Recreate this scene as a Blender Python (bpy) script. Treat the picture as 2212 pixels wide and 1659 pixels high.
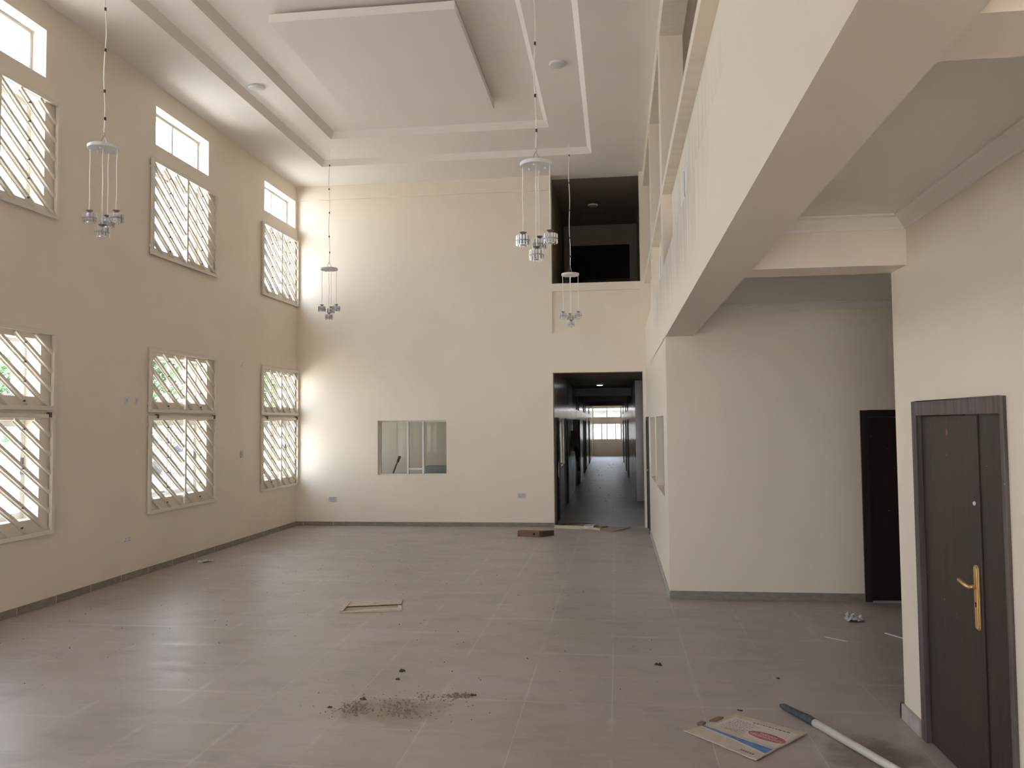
import bpy, bmesh, math, random
from mathutils import Vector, Matrix
random.seed(7)
SC = bpy.context.scene
for o in list(bpy.data.objects):
    bpy.data.objects.remove(o, do_unlink=True)
COL = SC.collection
PI = math.pi

# ------------------------------------------------------------------ camera
F_PX, YAW, PITCH, ROLL, EYE = 1777.36, -0.1255, 0.0479, -0.0096, 1.926
cam_d = bpy.data.cameras.new('camera')
cam = bpy.data.objects.new('camera', cam_d)
COL.objects.link(cam)
cam_d.sensor_width = 36.0
cam_d.lens = 36.0 * F_PX / 2212.0
cam_d.clip_start, cam_d.clip_end = 0.05, 400
fw = Vector((math.sin(YAW) * math.cos(PITCH), math.cos(YAW) * math.cos(PITCH), math.sin(PITCH)))
rt = Vector((math.cos(YAW), -math.sin(YAW), 0))
up = rt.cross(fw)
r2 = rt * math.cos(ROLL) + up * math.sin(ROLL)
u2 = -rt * math.sin(ROLL) + up * math.cos(ROLL)
cam.matrix_world = Matrix(((r2.x, u2.x, -fw.x, 0), (r2.y, u2.y, -fw.y, 0), (r2.z, u2.z, -fw.z, EYE), (0, 0, 0, 1)))
SC.camera = cam

# ------------------------------------------------------------------ colour management, light
SC.view_settings.view_transform = 'Standard'
SC.view_settings.look = 'None'
SC.view_settings.gamma = 1.0
SC.view_settings.use_curve_mapping = False
SC.view_settings.exposure = 0.90
cy = SC.cycles
cy.use_denoising = True
cy.max_bounces = 9
cy.diffuse_bounces = 6
cy.glossy_bounces = 4
cy.transmission_bounces = 6
cy.transparent_max_bounces = 12
cy.sample_clamp_indirect = 8
cy.caustics_reflective = False
cy.caustics_refractive = False

SKY, SUN = 8.0, 22.0
W = bpy.data.worlds.new('sky_world')
SC.world = W
W.use_nodes = True
nt = W.node_tree
nt.nodes.clear()
tc_ = nt.nodes.new('ShaderNodeTexCoord')
sp_ = nt.nodes.new('ShaderNodeSeparateXYZ')
rp_ = nt.nodes.new('ShaderNodeValToRGB')
rp_.color_ramp.elements[0].position = 0.0
rp_.color_ramp.elements[0].color = (0.92, 0.94, 1.0, 1)
rp_.color_ramp.elements[1].position = 0.55
rp_.color_ramp.elements[1].color = (0.66, 0.76, 1.0, 1)
bg = nt.nodes.new('ShaderNodeBackground')
bg.inputs['Strength'].default_value = SKY
wo = nt.nodes.new('ShaderNodeOutputWorld')
nt.links.new(tc_.outputs['Generated'], sp_.inputs[0])
nt.links.new(sp_.outputs[2], rp_.inputs[0])
nt.links.new(rp_.outputs[0], bg.inputs[0])
nt.links.new(bg.outputs[0], wo.inputs[0])

sun_d = bpy.data.lights.new('sun', 'SUN')
sun_d.energy = SUN
sun_d.angle = math.radians(0.6)
sun_d.color = (1.0, 0.96, 0.92)
sun = bpy.data.objects.new('sun', sun_d)
COL.objects.link(sun)
sun.rotation_euler = Vector((-0.42, 0.10, -1.0)).to_track_quat('-Z', 'Y').to_euler()

# windows of the hall's outer wall: (y0, y1, low, middle, tall and top light)
XL = -6.16                      # inner face of the outer wall
XO = -6.51                      # outer face
WIN_Y = [(3.05, 4.51), (6.70, 8.16), (10.34, 11.80), (13.83, 15.25)]
WIN_Z = [(0.96, 2.01), (2.26, 2.88), (4.345, 5.50), (5.77, 6.30)]

def portal(name, loc, size, rot):
    d = bpy.data.lights.new(name, 'AREA')
    d.shape = 'RECTANGLE'
    d.size, d.size_y = size
    d.cycles.is_portal = True
    o = bpy.data.objects.new(name, d)
    COL.objects.link(o)
    o.location = loc
    o.rotation_euler = rot
    return o

for y0, y1 in WIN_Y:
    for z0, z1 in ((0.96, 2.88), (4.345, 6.30)):
        portal('window_portal', (XO - 0.02, (y0 + y1) / 2, (z0 + z1) / 2), (z1 - z0, y1 - y0), (0, -PI / 2, 0))
portal('entrance_portal', (-1.1, -6.3, 1.28), (3.0, 2.55), (PI / 2, 0, 0))
portal('corridor_end_portal', (-0.53, 48.5, 1.85), (1.6, 1.9), (-PI / 2, 0, 0))

# ------------------------------------------------------------------ mesh helpers
class MB:
    """collects shapes and links them as one mesh object"""
    def __init__(s):
        s.v, s.f, s.m = [], [], []
    def add(s, vs, fs, mi=0):
        n = len(s.v)
        s.v += [tuple(p) for p in vs]
        s.f += [tuple(i + n for i in f) for f in fs]
        s.m += [mi] * len(fs)
    def box(s, x0, x1, y0, y1, z0, z1, mi=0, M=None):
        vs = [(x, y, z) for z in (z0, z1) for y in (y0, y1) for x in (x0, x1)]
        if M is not None:
            vs = [M @ Vector(p) for p in vs]
        s.add(vs, [(0, 2, 3, 1), (4, 5, 7, 6), (0, 1, 5, 4), (2, 6, 7, 3), (0, 4, 6, 2), (1, 3, 7, 5)], mi)
    def bar(s, a, b, w, d, n=(1, 0, 0), mi=0):
        """bar from a to b, width w across, depth d along n"""
        a, b, n = Vector(a), Vector(b), Vector(n).normalized()
        t = (b - a).normalized()
        c = t.cross(n).normalized()
        vs = []
        for p in (a, b):
            for i, j in ((-1, -1), (1, -1), (1, 1), (-1, 1)):
                vs.append(p + c * (w / 2 * i) + n * (d / 2 * j))
        s.add(vs, [(0, 1, 2, 3), (7, 6, 5, 4), (0, 4, 5, 1), (1, 5, 6, 2), (2, 6, 7, 3), (3, 7, 4, 0)], mi)
    def tube(s, pts, r, seg=8, mi=0, caps=True):
        pts = [Vector(p) for p in pts]
        rs = r if isinstance(r, (list, tuple)) else [r] * len(pts)
        vs = []
        prev = None
        for i, p in enumerate(pts):
            t = (pts[min(i + 1, len(pts) - 1)] - pts[max(i - 1, 0)]).normalized()
            ref = prev if prev is not None else (Vector((1, 0, 0)) if abs(t.x) < 0.9 else Vector((0, 1, 0)))
            a = (ref - t * ref.dot(t)).normalized()
            prev = a
            b = t.cross(a)
            for k in range(seg):
                q = 2 * PI * k / seg
                vs.append(p + (a * math.cos(q) + b * math.sin(q)) * rs[i])
        fs = []
        for i in range(len(pts) - 1):
            for k in range(seg):
                k2 = (k + 1) % seg
                fs.append((i * seg + k, i * seg + k2, (i + 1) * seg + k2, (i + 1) * seg + k))
        if caps:
            fs.append(tuple(reversed(range(seg))))
            fs.append(tuple((len(pts) - 1) * seg + k for k in range(seg)))
        s.add(vs, fs, mi)
    def lathe(s, prof, c=(0, 0, 0), seg=28, mi=0, closed=False):
        vs = []
        for r, z in prof:
            for k in range(seg):
                q = 2 * PI * k / seg
                vs.append((c[0] + r * math.cos(q), c[1] + r * math.sin(q), c[2] + z))
        fs = []
        n = len(prof)
        for i in range(n if closed else n - 1):
            j = (i + 1) % n
            for k in range(seg):
                k2 = (k + 1) % seg
                fs.append((i * seg + k, i * seg + k2, j * seg + k2, j * seg + k))
        s.add(vs, fs, mi)
    def prism(s, poly, z0, z1, mi=0, M=None):
        n = len(poly)
        vs = [Vector((x, y, z0)) for x, y in poly] + [Vector((x, y, z1)) for x, y in poly]
        if M is not None:
            vs = [M @ p for p in vs]
        fs = [tuple(reversed(range(n))), tuple(range(n, 2 * n))]
        fs += [(i, (i + 1) % n, n + (i + 1) % n, n + i) for i in range(n)]
        s.add(vs, fs, mi)
    def slab(s, ax, a0, a1, u0, u1, w0, w1, holes=(), mi=0, xf=None):
        """wall perpendicular to axis ax ('x' or 'y') from a0 to a1, spanning u (the other ground axis) and w (z), with rectangular holes (u0,u1,w0,w1)"""
        us = sorted({u0, u1} | {min(max(h[i], u0), u1) for h in holes for i in (0, 1)})
        ws = sorted({w0, w1} | {min(max(h[i], w0), w1) for h in holes for i in (2, 3)})
        def solid(i, j):
            if i < 0 or j < 0 or i >= len(us) - 1 or j >= len(ws) - 1:
                return False
            cu, cw = (us[i] + us[i + 1]) / 2, (ws[j] + ws[j + 1]) / 2
            return not any(h[0] < cu < h[1] and h[2] < cw < h[3] for h in holes)
        def P(a, u, w):
            p = (a, u, w) if ax == 'x' else (u, a, w)
            return xf(p) if xf else p
        for i in range(len(us) - 1):
            for j in range(len(ws) - 1):
                if not solid(i, j):
                    continue
                ua, ub, wa, wb = us[i], us[i + 1], ws[j], ws[j + 1]
                s.add([P(a0, ua, wa), P(a0, ub, wa), P(a0, ub, wb), P(a0, ua, wb)], [(0, 3, 2, 1)], mi)
                s.add([P(a1, ua, wa), P(a1, ub, wa), P(a1, ub, wb), P(a1, ua, wb)], [(0, 1, 2, 3)], mi)
                for di, dj, e in ((-1, 0, ((ua, wa), (ua, wb))), (1, 0, ((ub, wb), (ub, wa))), (0, -1, ((ub, wa), (ua, wa))), (0, 1, ((ua, wb), (ub, wb)))):
                    if not solid(i + di, j + dj):
                        (p, q), (r, t) = e
                        s.add([P(a0, p, q), P(a0, r, t), P(a1, r, t), P(a1, p, q)], [(0, 1, 2, 3)], mi)
    def build(s, name, mats, parent=None, smooth=False, bevel=0.0, loc=None):
        me = bpy.data.meshes.new(name)
        me.from_pydata(s.v, [], s.f)
        bm = bmesh.new()
        bm.from_mesh(me)
        for f, mi in zip(bm.faces, s.m):
            f.material_index = mi
            f.smooth = smooth
        bmesh.ops.remove_doubles(bm, verts=bm.verts, dist=1e-5)
        bmesh.ops.recalc_face_normals(bm, faces=bm.faces)
        bm.to_mesh(me)
        bm.free()
        if not isinstance(mats, (list, tuple)):
            mats = [mats]
        for m in mats:
            me.materials.append(m)
        o = bpy.data.objects.new(name, me)
        COL.objects.link(o)
        if parent is not None:
            o.parent = parent
        if loc is not None:
            o.location = loc
        if bevel:
            b = o.modifiers.new('bevel', 'BEVEL')
            b.width = bevel
            b.segments = 2
            b.limit_method = 'ANGLE'
        return o

def tag(o, label=None, cat=None, group=None, kind=None):
    if label: o['label'] = label
    if cat: o['category'] = cat
    if group: o['group'] = group
    if kind: o['kind'] = kind
    return o

def thing(name, label, cat, loc=(0, 0, 0), rz=0.0, group=None, kind=None):
    o = bpy.data.objects.new(name, None)
    o.empty_display_size = 0.1
    COL.objects.link(o)
    o.location = loc
    o.rotation_euler = (0, 0, rz)
    return tag(o, label, cat, group, kind)

def struct(o, label=None, cat=None):
    return tag(o, label, cat, None, 'structure')

def copy_tree(o, parent=None):
    c = o.copy()
    COL.objects.link(c)
    if parent is not None:
        c.parent = parent
    for ch in list(o.children):
        copy_tree(ch, c)
    return c

def text_mesh(name, body, size, mat, parent, loc, rot=(0, 0, 0), ext=0.0004, align='CENTER', sx=1.0):
    cu = bpy.data.curves.new(name, 'FONT')
    cu.body = body
    cu.size = size
    cu.extrude = ext
    cu.align_x = align
    cu.align_y = 'CENTER'
    tmp = bpy.data.objects.new(name + '_tmp', cu)
    COL.objects.link(tmp)
    bpy.context.view_layer.update()
    me = bpy.data.meshes.new_from_object(tmp.evaluated_get(bpy.context.evaluated_depsgraph_get()))
    bpy.data.objects.remove(tmp, do_unlink=True)
    me.materials.clear()
    me.materials.append(mat)
    o = bpy.data.objects.new(name, me)
    COL.objects.link(o)
    o.parent = parent
    o.location = loc
    o.rotation_euler = rot
    o.scale = (sx, 1, 1)
    return o

# ------------------------------------------------------------------ materials
def mat(name, col, rough=0.6, metal=0.0, spec=0.5, noise=None, bump=None, emit=None):
    m = bpy.data.materials.new(name)
    m.use_nodes = True
    n, l = m.node_tree.nodes, m.node_tree.links
    b = n['Principled BSDF']
    b.inputs['Base Color'].default_value = (*col, 1)
    b.inputs['Roughness'].default_value = rough
    b.inputs['Metallic'].default_value = metal
    b.inputs['Specular IOR Level'].default_value = spec
    if emit:
        b.inputs['Emission Color'].default_value = (*emit[0], 1)
        b.inputs['Emission Strength'].default_value = emit[1]
    tc = n.new('ShaderNodeTexCoord')
    if noise:
        sc, amt, stretch = noise
        mp = n.new('ShaderNodeMapping')
        mp.inputs['Scale'].default_value = stretch
        l.new(tc.outputs['Object'], mp.inputs[0])
        tx = n.new('ShaderNodeTexNoise')
        tx.inputs['Scale'].default_value = sc
        tx.inputs['Detail'].default_value = 5
        l.new(mp.outputs[0], tx.inputs['Vector'])
        mr = n.new('ShaderNodeMapRange')
        mr.inputs[1].default_value = 0.3
        mr.inputs[2].default_value = 0.7
        mr.inputs[3].default_value = 1 - amt
        mr.inputs[4].default_value = 1 + amt
        l.new(tx.outputs['Fac'], mr.inputs[0])
        mx = n.new('ShaderNodeVectorMath')
        mx.operation = 'SCALE'
        mx.inputs[0].default_value = col
        l.new(mr.outputs[0], mx.inputs['Scale'])
        l.new(mx.outputs[0], b.inputs['Base Color'])
    if bump:
        sc, st = bump
        tb = n.new('ShaderNodeTexNoise')
        tb.inputs['Scale'].default_value = sc
        tb.inputs['Detail'].default_value = 6
        l.new(tc.outputs['Object'], tb.inputs['Vector'])
        bp = n.new('ShaderNodeBump')
        bp.inputs['Strength'].default_value = st
        bp.inputs['Distance'].default_value = 0.01
        l.new(tb.outputs['Fac'], bp.inputs['Height'])
        l.new(bp.outputs[0], b.inputs['Normal'])
    return m

S3 = (1, 1, 1)
CREAM = (0.81, 0.722, 0.605)
M_wall = mat('cream_paint', CREAM, 0.42, spec=0.45, noise=(1.3, 0.025, S3), bump=(9, 0.05))
M_shade_plaster = mat('shade_darkened_plaster', (0.30, 0.25, 0.20), 0.7, noise=(1.2, 0.06, S3))  # base colour darkened to deepen the shade on the landing and corridor ceiling
M_shade_gloss = mat('shade_darkened_gloss_paint', (0.46, 0.40, 0.34), 0.20, spec=0.6, noise=(2.2, 0.12, (1, 3, 0.25)))  # real gloss, but the base colour is darkened to paint in corridor dimness
M_ceil = mat('ceiling_paint', (0.81, 0.75, 0.695), 0.75, noise=(0.7, 0.02, S3))
M_ceil_low = mat('white_ceiling_paint', (0.78, 0.735, 0.67), 0.75, noise=(0.7, 0.02, S3))
M_grille = mat('cream_enamel', (0.78, 0.72, 0.62), 0.45, noise=(30, 0.03, S3))
M_alu = mat('aluminium_frame', (0.62, 0.60, 0.57), 0.4, metal=0.35)
M_dark = mat('dark_metal', (0.04, 0.035, 0.03), 0.5)
M_rust = mat('rusty_steel', (0.12, 0.07, 0.045), 0.7)
M_skirt = mat('skirting_tile', (0.25, 0.215, 0.175), 0.45, noise=(9, 0.18, (1, 1, 3)))
M_skirt_pale = mat('dusty_skirting_tile', (0.42, 0.38, 0.35), 0.6, noise=(14, 0.15, S3))
M_white = mat('white_plastic', (0.72, 0.71, 0.69), 0.4)
M_white_dull = mat('dusty_plastic', (0.55, 0.53, 0.50), 0.5, noise=(60, 0.1, S3))
M_chrome = mat('chrome', (0.92, 0.92, 0.94), 0.10, metal=1.0)
M_gunmetal = mat('grey_metal', (0.32, 0.30, 0.28), 0.35, metal=0.7)
M_cord = mat('clear_cord', (0.86, 0.83, 0.76), 0.4)
M_brass = mat('brass', (0.72, 0.47, 0.20), 0.34, metal=0.75)
M_card = mat('cardboard', (0.40, 0.33, 0.24), 0.85, noise=(20, 0.12, S3))
M_card_light = mat('pale_cardboard', (0.54, 0.46, 0.37), 0.8, noise=(16, 0.1, S3))
M_card_dark = mat('brown_cardboard', (0.22, 0.16, 0.10), 0.85, noise=(20, 0.15, S3))
M_blue = mat('blue_print', (0.09, 0.22, 0.45), 0.7, noise=(22, 0.2, S3))
M_red = mat('maroon_print', (0.42, 0.13, 0.14), 0.7, noise=(25, 0.2, S3))
M_ink = mat('grey_print', (0.16, 0.15, 0.17), 0.8)
M_cream_print = mat('pale_print', (0.62, 0.55, 0.50), 0.8)
M_paper = mat('white_paper', (0.58, 0.56, 0.55), 0.8, noise=(30, 0.08, S3))
M_timber = mat('brown_timber', (0.20, 0.115, 0.075), 0.75, noise=(14, 0.22, (6, 1, 1)))
M_timber_dark = mat('dark_timber', (0.085, 0.05, 0.035), 0.8, noise=(14, 0.22, S3))
M_black = mat('black_hole', (0.006, 0.005, 0.005), 0.9)
M_pvc = mat('white_pvc', (0.66, 0.62, 0.57), 0.4, noise=(12, 0.08, S3))
M_tar = mat('dark_grey_coating', (0.06, 0.068, 0.07), 0.65, noise=(40, 0.45, S3), bump=(120, 0.6))
M_gravel = mat('gravel', (0.24, 0.195, 0.145), 0.95, noise=(120, 0.45, S3))
M_dirt = mat('dark_mud', (0.075, 0.055, 0.038), 0.95)
M_ground = mat('sunlit_concrete', (0.62, 0.58, 0.53), 0.9, noise=(0.5, 0.08, S3))
M_leaf = mat('leaf', (0.045, 0.10, 0.03), 0.6, noise=(2.0, 0.4, S3))
M_leaf2 = mat('pale_leaf', (0.08, 0.15, 0.045), 0.6, noise=(2.0, 0.4, S3))
M_bark = mat('bark', (0.18, 0.12, 0.08), 0.9, noise=(8, 0.3, (1, 1, 0.3)))
M_car = mat('car_paint', (0.12, 0.125, 0.13), 0.25)
M_carglass = mat('car_glass', (0.03, 0.035, 0.04), 0.1)
M_rubber = mat('rubber', (0.02, 0.02, 0.02), 0.8)
M_render = mat('outside_render', (0.62, 0.54, 0.42), 0.85, noise=(1, 0.05, S3))
M_annex = mat('grey_rough_render', (0.16, 0.145, 0.13), 0.9, noise=(3, 0.25, S3))
M_bluegrey = mat('blue_grey_board', (0.36, 0.39, 0.44), 0.5)
M_lamp = mat('lamp_diffuser', (0.9, 0.9, 0.9), 0.5, emit=((0.72, 0.85, 1.0), 14.0))
M_lamp_off = mat('lamp_opal', (0.62, 0.61, 0.59), 0.35)

def glass_mat(name, tint, refl=1.0, rough=0.0):
    m = bpy.data.materials.new(name)
    m.use_nodes = True
    n, l = m.node_tree.nodes, m.node_tree.links
    n.clear()
    out = n.new('ShaderNodeOutputMaterial')
    tr = n.new('ShaderNodeBsdfTransparent')
    tr.inputs[0].default_value = (*tint, 1)
    gl = n.new('ShaderNodeBsdfGlossy')
    gl.inputs['Roughness'].default_value = rough
    # Schlick reflectance, the same from both sides of the pane
    ge = n.new('ShaderNodeNewGeometry')
    dt = n.new('ShaderNodeVectorMath'); dt.operation = 'DOT_PRODUCT'
    l.new(ge.outputs['Normal'], dt.inputs[0]); l.new(ge.outputs['Incoming'], dt.inputs[1])
    def mth(op, a, v=None, first=None):
        k = n.new('ShaderNodeMath'); k.operation = op
        if first is not None:
            k.inputs[0].default_value = first; l.new(a, k.inputs[1])
        else:
            l.new(a, k.inputs[0])
            if v is not None: k.inputs[1].default_value = v
        return k.outputs[0]
    q = mth('ABSOLUTE', dt.outputs['Value'])
    q = mth('POWER', mth('SUBTRACT', q, first=1.0), 5.0)
    q = mth('MULTIPLY', mth('ADD', mth('MULTIPLY', q, 0.5), 0.035), refl)
    mu = n.new('ShaderNodeClamp'); l.new(q, mu.inputs[0])
    mx = n.new('ShaderNodeMixShader')
    l.new(mu.outputs[0], mx.inputs[0])
    l.new(tr.outputs[0], mx.inputs[1])
    l.new(gl.outputs[0], mx.inputs[2])
    l.new(mx.outputs[0], out.inputs[0])
    return m

M_glass = glass_mat('window_glass', (0.93, 0.96, 0.95))
M_glass_int = glass_mat('interior_glass', (0.80, 0.83, 0.80), 1.0)
M_crystal = mat('frosted_lamp_glass', (0.88, 0.88, 0.90), 0.10)
M_crystal.node_tree.nodes['Principled BSDF'].inputs['Alpha'].default_value = 0.42

def wood_mat(name, a, b, rough=0.4):
    m = mat(name, a, rough)
    n, l = m.node_tree.nodes, m.node_tree.links
    bs = n['Principled BSDF']
    tc = [x for x in n if x.bl_idname == 'ShaderNodeTexCoord'][0]
    mp = n.new('ShaderNodeMapping')
    mp.inputs['Scale'].default_value = (16, 16, 0.8)
    tx = n.new('ShaderNodeTexNoise')
    tx.inputs['Scale'].default_value = 2.2
    tx.inputs['Detail'].default_value = 6
    cr = n.new('ShaderNodeValToRGB')
    cr.color_ramp.elements[0].position = 0.32
    cr.color_ramp.elements[0].color = (*a, 1)
    cr.color_ramp.elements[1].position = 0.72
    cr.color_ramp.elements[1].color = (*b, 1)
    # small white paint specks
    tv = n.new('ShaderNodeTexNoise')
    tv.inputs['Scale'].default_value = 38
    tv.inputs['Detail'].default_value = 2
    mr = n.new('ShaderNodeMapRange')
    mr.inputs[1].default_value = 0.765
    mr.inputs[2].default_value = 0.79
    mx = n.new('ShaderNodeMix')
    mx.data_type = 'RGBA'
    mx.inputs[7].default_value = (0.4, 0.38, 0.36, 1)
    l.new(tc.outputs['Object'], mp.inputs[0])
    l.new(mp.outputs[0], tx.inputs['Vector'])
    l.new(tx.outputs['Fac'], cr.inputs[0])
    l.new(tc.outputs['Object'], tv.inputs['Vector'])
    l.new(tv.outputs['Fac'], mr.inputs[0])
    l.new(mr.outputs[0], mx.inputs[0])
    l.new(cr.outputs[0], mx.inputs[6])
    l.new(mx.outputs[2], bs.inputs['Base Color'])
    return m

M_door = wood_mat('dark_door_veneer', (0.024, 0.013, 0.010), (0.042, 0.027, 0.018), 0.5)
M_frame = wood_mat('worn_dark_frame', (0.060, 0.044, 0.040), (0.145, 0.115, 0.105), 0.5)
M_door_far = wood_mat('dark_brown_door', (0.016, 0.008, 0.006), (0.026, 0.014, 0.010), 0.4)

def floor_material():
    m = mat('floor_tiles', (0.3, 0.27, 0.24), 0.38, spec=0.4)
    n, l = m.node_tree.nodes, m.node_tree.links
    bs = n['Principled BSDF']
    tc = [x for x in n if x.bl_idname == 'ShaderNodeTexCoord'][0]
    sp = n.new('ShaderNodeSeparateXYZ')
    l.new(tc.outputs['Object'], sp.inputs[0])
    def math_(op, a, b=None, v=None):
        k = n.new('ShaderNodeMath')
        k.operation = op
        l.new(a, k.inputs[0])
        if b is not None: l.new(b, k.inputs[1])
        if v is not None: k.inputs[1].default_value = v
        return k.outputs[0]
    def cell(axis, off):
        a = math_('ADD', sp.outputs[axis], v=-off + 600)
        a = math_('DIVIDE', a, v=0.6)
        fr = math_('FRACT', a)
        fl = math_('FLOOR', a)
        d = math_('ABSOLUTE', math_('SUBTRACT', fr, v=0.5))
        return d, fl
    dx, fx = cell(0, -0.0579)
    dy, fy = cell(1, 8.768)
    def noise(scale, stretch=(1, 1, 1), detail=5, rough=0.55):
        mp = n.new('ShaderNodeMapping')
        mp.inputs['Scale'].default_value = stretch
        l.new(tc.outputs['Object'], mp.inputs[0])
        t = n.new('ShaderNodeTexNoise')
        t.inputs['Scale'].default_value = scale
        t.inputs['Detail'].default_value = detail
        t.inputs['Roughness'].default_value = rough
        l.new(mp.outputs[0], t.inputs['Vector'])
        return t.outputs['Fac']
    def rng(a, lo, hi, o0=0.0, o1=1.0):
        k = n.new('ShaderNodeMapRange')
        k.inputs[1].default_value, k.inputs[2].default_value = lo, hi
        k.inputs[3].default_value, k.inputs[4].default_value = o0, o1
        l.new(a, k.inputs[0])
        return k.outputs[0]
    def mixc(f, a, b):
        k = n.new('ShaderNodeMix')
        k.data_type = 'RGBA'
        l.new(f, k.inputs[0])
        for s_, i in ((a, 6), (b, 7)):
            if isinstance(s_, tuple): k.inputs[i].default_value = (*s_, 1)
            else: l.new(s_, k.inputs[i])
        return k.outputs[2]
    # tile body: brown-grey with soft streaks
    n1 = noise(1.1, (0.6, 1, 1), 4)
    n2 = noise(4.0, (0.75, 1.7, 1), 7, 0.68)
    base = mixc(rng(n1, 0.35, 0.65), (0.370, 0.320, 0.272), (0.425, 0.370, 0.348))
    base = mixc(rng(n2, 0.44, 0.78, 0, 0.65), base, (0.50, 0.465, 0.44))
    base = mixc(rng(noise(1.7, (0.8, 1.2, 1), 6, 0.7), 0.32, 0.50, 0.5, 0), base, (0.245, 0.21, 0.185))
    # per tile tone
    cb = n.new('ShaderNodeCombineXYZ')
    l.new(fx, cb.inputs[0]); l.new(fy, cb.inputs[1])
    wn = n.new('ShaderNodeTexWhiteNoise')
    wn.noise_dimensions = '2D'
    l.new(cb.outputs[0], wn.inputs['Vector'])
    base = mixc(rng(wn.outputs['Value'], 0, 1, 0, 0.16), base, (0.29, 0.25, 0.225))
    # dusty halo along joints, broken up
    hal = math_('MAXIMUM', rng(dx, 0.44, 0.5, 0, 0.8), rng(dy, 0.44, 0.5, 0, 1.0))
    hal = math_('MULTIPLY', hal, rng(noise(1.9, (0.6, 1.2, 1), 6, 0.65), 0.50, 0.66, 0, 0.85))
    base = mixc(hal, base, (0.52, 0.49, 0.46))
    # thin pale grout lines
    gx = rng(dx, 0.4935, 0.497, 0, 1.0)
    gy = math_('MULTIPLY', rng(dy, 0.4935, 0.497, 0, 1.0), rng(noise(1.7, S3, 2), 0.42, 0.56, 0.08, 0.75))
    gx = math_('MULTIPLY', gx, rng(noise(1.1, S3, 3), 0.42, 0.56, 0.10, 1.0))
    gx = math_('MULTIPLY', gx, rng(sp.outputs[0], -3.2, -1.2, 0.35, 1.0))
    g = math_('MAXIMUM', gx, gy)
    base = mixc(math_('MULTIPLY', g, v=0.62), base, (0.60, 0.56, 0.51))
    # sandy dirt patch spilled in the middle of the floor
    def blob(cx, cy_, rx, ry):
        a = math_('DIVIDE', math_('ADD', sp.outputs[0], v=-cx), v=rx)
        b = math_('DIVIDE', math_('ADD', sp.outputs[1], v=-cy_), v=ry)
        d = math_('ADD', math_('MULTIPLY', a, a), math_('MULTIPLY', b, b))
        d = math_('ADD', d, rng(noise(7, S3, 5), 0.3, 0.7, -0.45, 0.45))
        return rng(d, 0.25, 1.1, 0.75, 0.0)
    base = mixc(blob(-1.55, 5.50, 0.42, 0.26), base, (0.25, 0.19, 0.125))
    base = mixc(blob(1.45, 5.05, 0.30, 0.28), base, (0.16, 0.125, 0.095))
    l.new(base, bs.inputs['Base Color'])
    l.new(rng(n2, 0.3, 0.8, 0.30, 0.55), bs.inputs['Roughness'])
    bp = n.new('ShaderNodeBump')
    bp.inputs['Strength'].default_value = 0.25
    bp.inputs['Distance'].default_value = 0.002
    l.new(n2, bp.inputs['Height'])
    l.new(bp.outputs[0], bs.inputs['Normal'])
    return m
M_floor = floor_material()

def streaked_wall():
    """cream paint with grey vertical dirt runs on the parapet"""
    m = mat('cream_paint_with_runs', CREAM, 0.42, spec=0.45, bump=(9, 0.05))
    n, l = m.node_tree.nodes, m.node_tree.links
    bs = n['Principled BSDF']
    tc = [x for x in n if x.bl_idname == 'ShaderNodeTexCoord'][0]
    sp = n.new('ShaderNodeSeparateXYZ')
    l.new(tc.outputs['Object'], sp.inputs[0])
    mp = n.new('ShaderNodeMapping')
    mp.inputs['Scale'].default_value = (1, 5, 0.35)
    l.new(tc.outputs['Object'], mp.inputs[0])
    t = n.new('ShaderNodeTexNoise')
    t.inputs['Scale'].default_value = 2.4
    t.inputs['Detail'].default_value = 5
    l.new(mp.outputs[0], t.inputs['Vector'])
    def rng(a, lo, hi, o0, o1):
        k = n.new('ShaderNodeMapRange')
        k.interpolation_type = 'SMOOTHSTEP'
        k.inputs[1].default_value, k.inputs[2].default_value = lo, hi
        k.inputs[3].default_value, k.inputs[4].default_value = o0, o1
        l.new(a, k.inputs[0])
        return k.outputs[0]
    def mul(a, b):
        k = n.new('ShaderNodeMath'); k.operation = 'MULTIPLY'
        l.new(a, k.inputs[0]); l.new(b, k.inputs[1])
        return k.outputs[0]
    f = mul(rng(t.outputs['Fac'], 0.34, 0.70, 0.15, 0.9), mul(rng(sp.outputs[1], 4.2, 6.8, 0, 1), rng(sp.outputs[1], 10.5, 12.5, 1, 0)))
    f = mul(f, mul(rng(sp.outputs[2], 2.95, 3.55, 0, 1), rng(sp.outputs[2], 3.7, 4.5, 1, 0.25)))
    mx = n.new('ShaderNodeMix')
    mx.data_type = 'RGBA'
    l.new(f, mx.inputs[0])
    mx.inputs[6].default_value = (*CREAM, 1)
    mx.inputs[7].default_value = (0.40, 0.365, 0.33, 1)
    l.new(mx.outputs[2], bs.inputs['Base Color'])
    return m
M_wall_run = streaked_wall()

# ------------------------------------------------------------------ the setting
XR, YB, ZC = 0.555, 15.35, 6.60
YA = 9.23                       # alcove wall under the gallery
b = MB(); b.box(-6.51, 6.5, -6.2, 48.6, -0.12, 0.0)
struct(b.build('floor', M_floor), 'grey brown tiled floor with pale joints and dust', 'floor')

# outer wall on the left
holes = [(y0, y1, z0, z1) for y0, y1 in WIN_Y for z0, z1 in WIN_Z] + [(16.3, 17.2, 1.2, 2.1)]
b = MB(); b.slab('x', XO, XL, -6.2, 17.9, 0, 6.95, holes)
struct(b.build('wall_left', M_wall), 'tall cream outer wall with three stacks of windows', 'wall')

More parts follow.
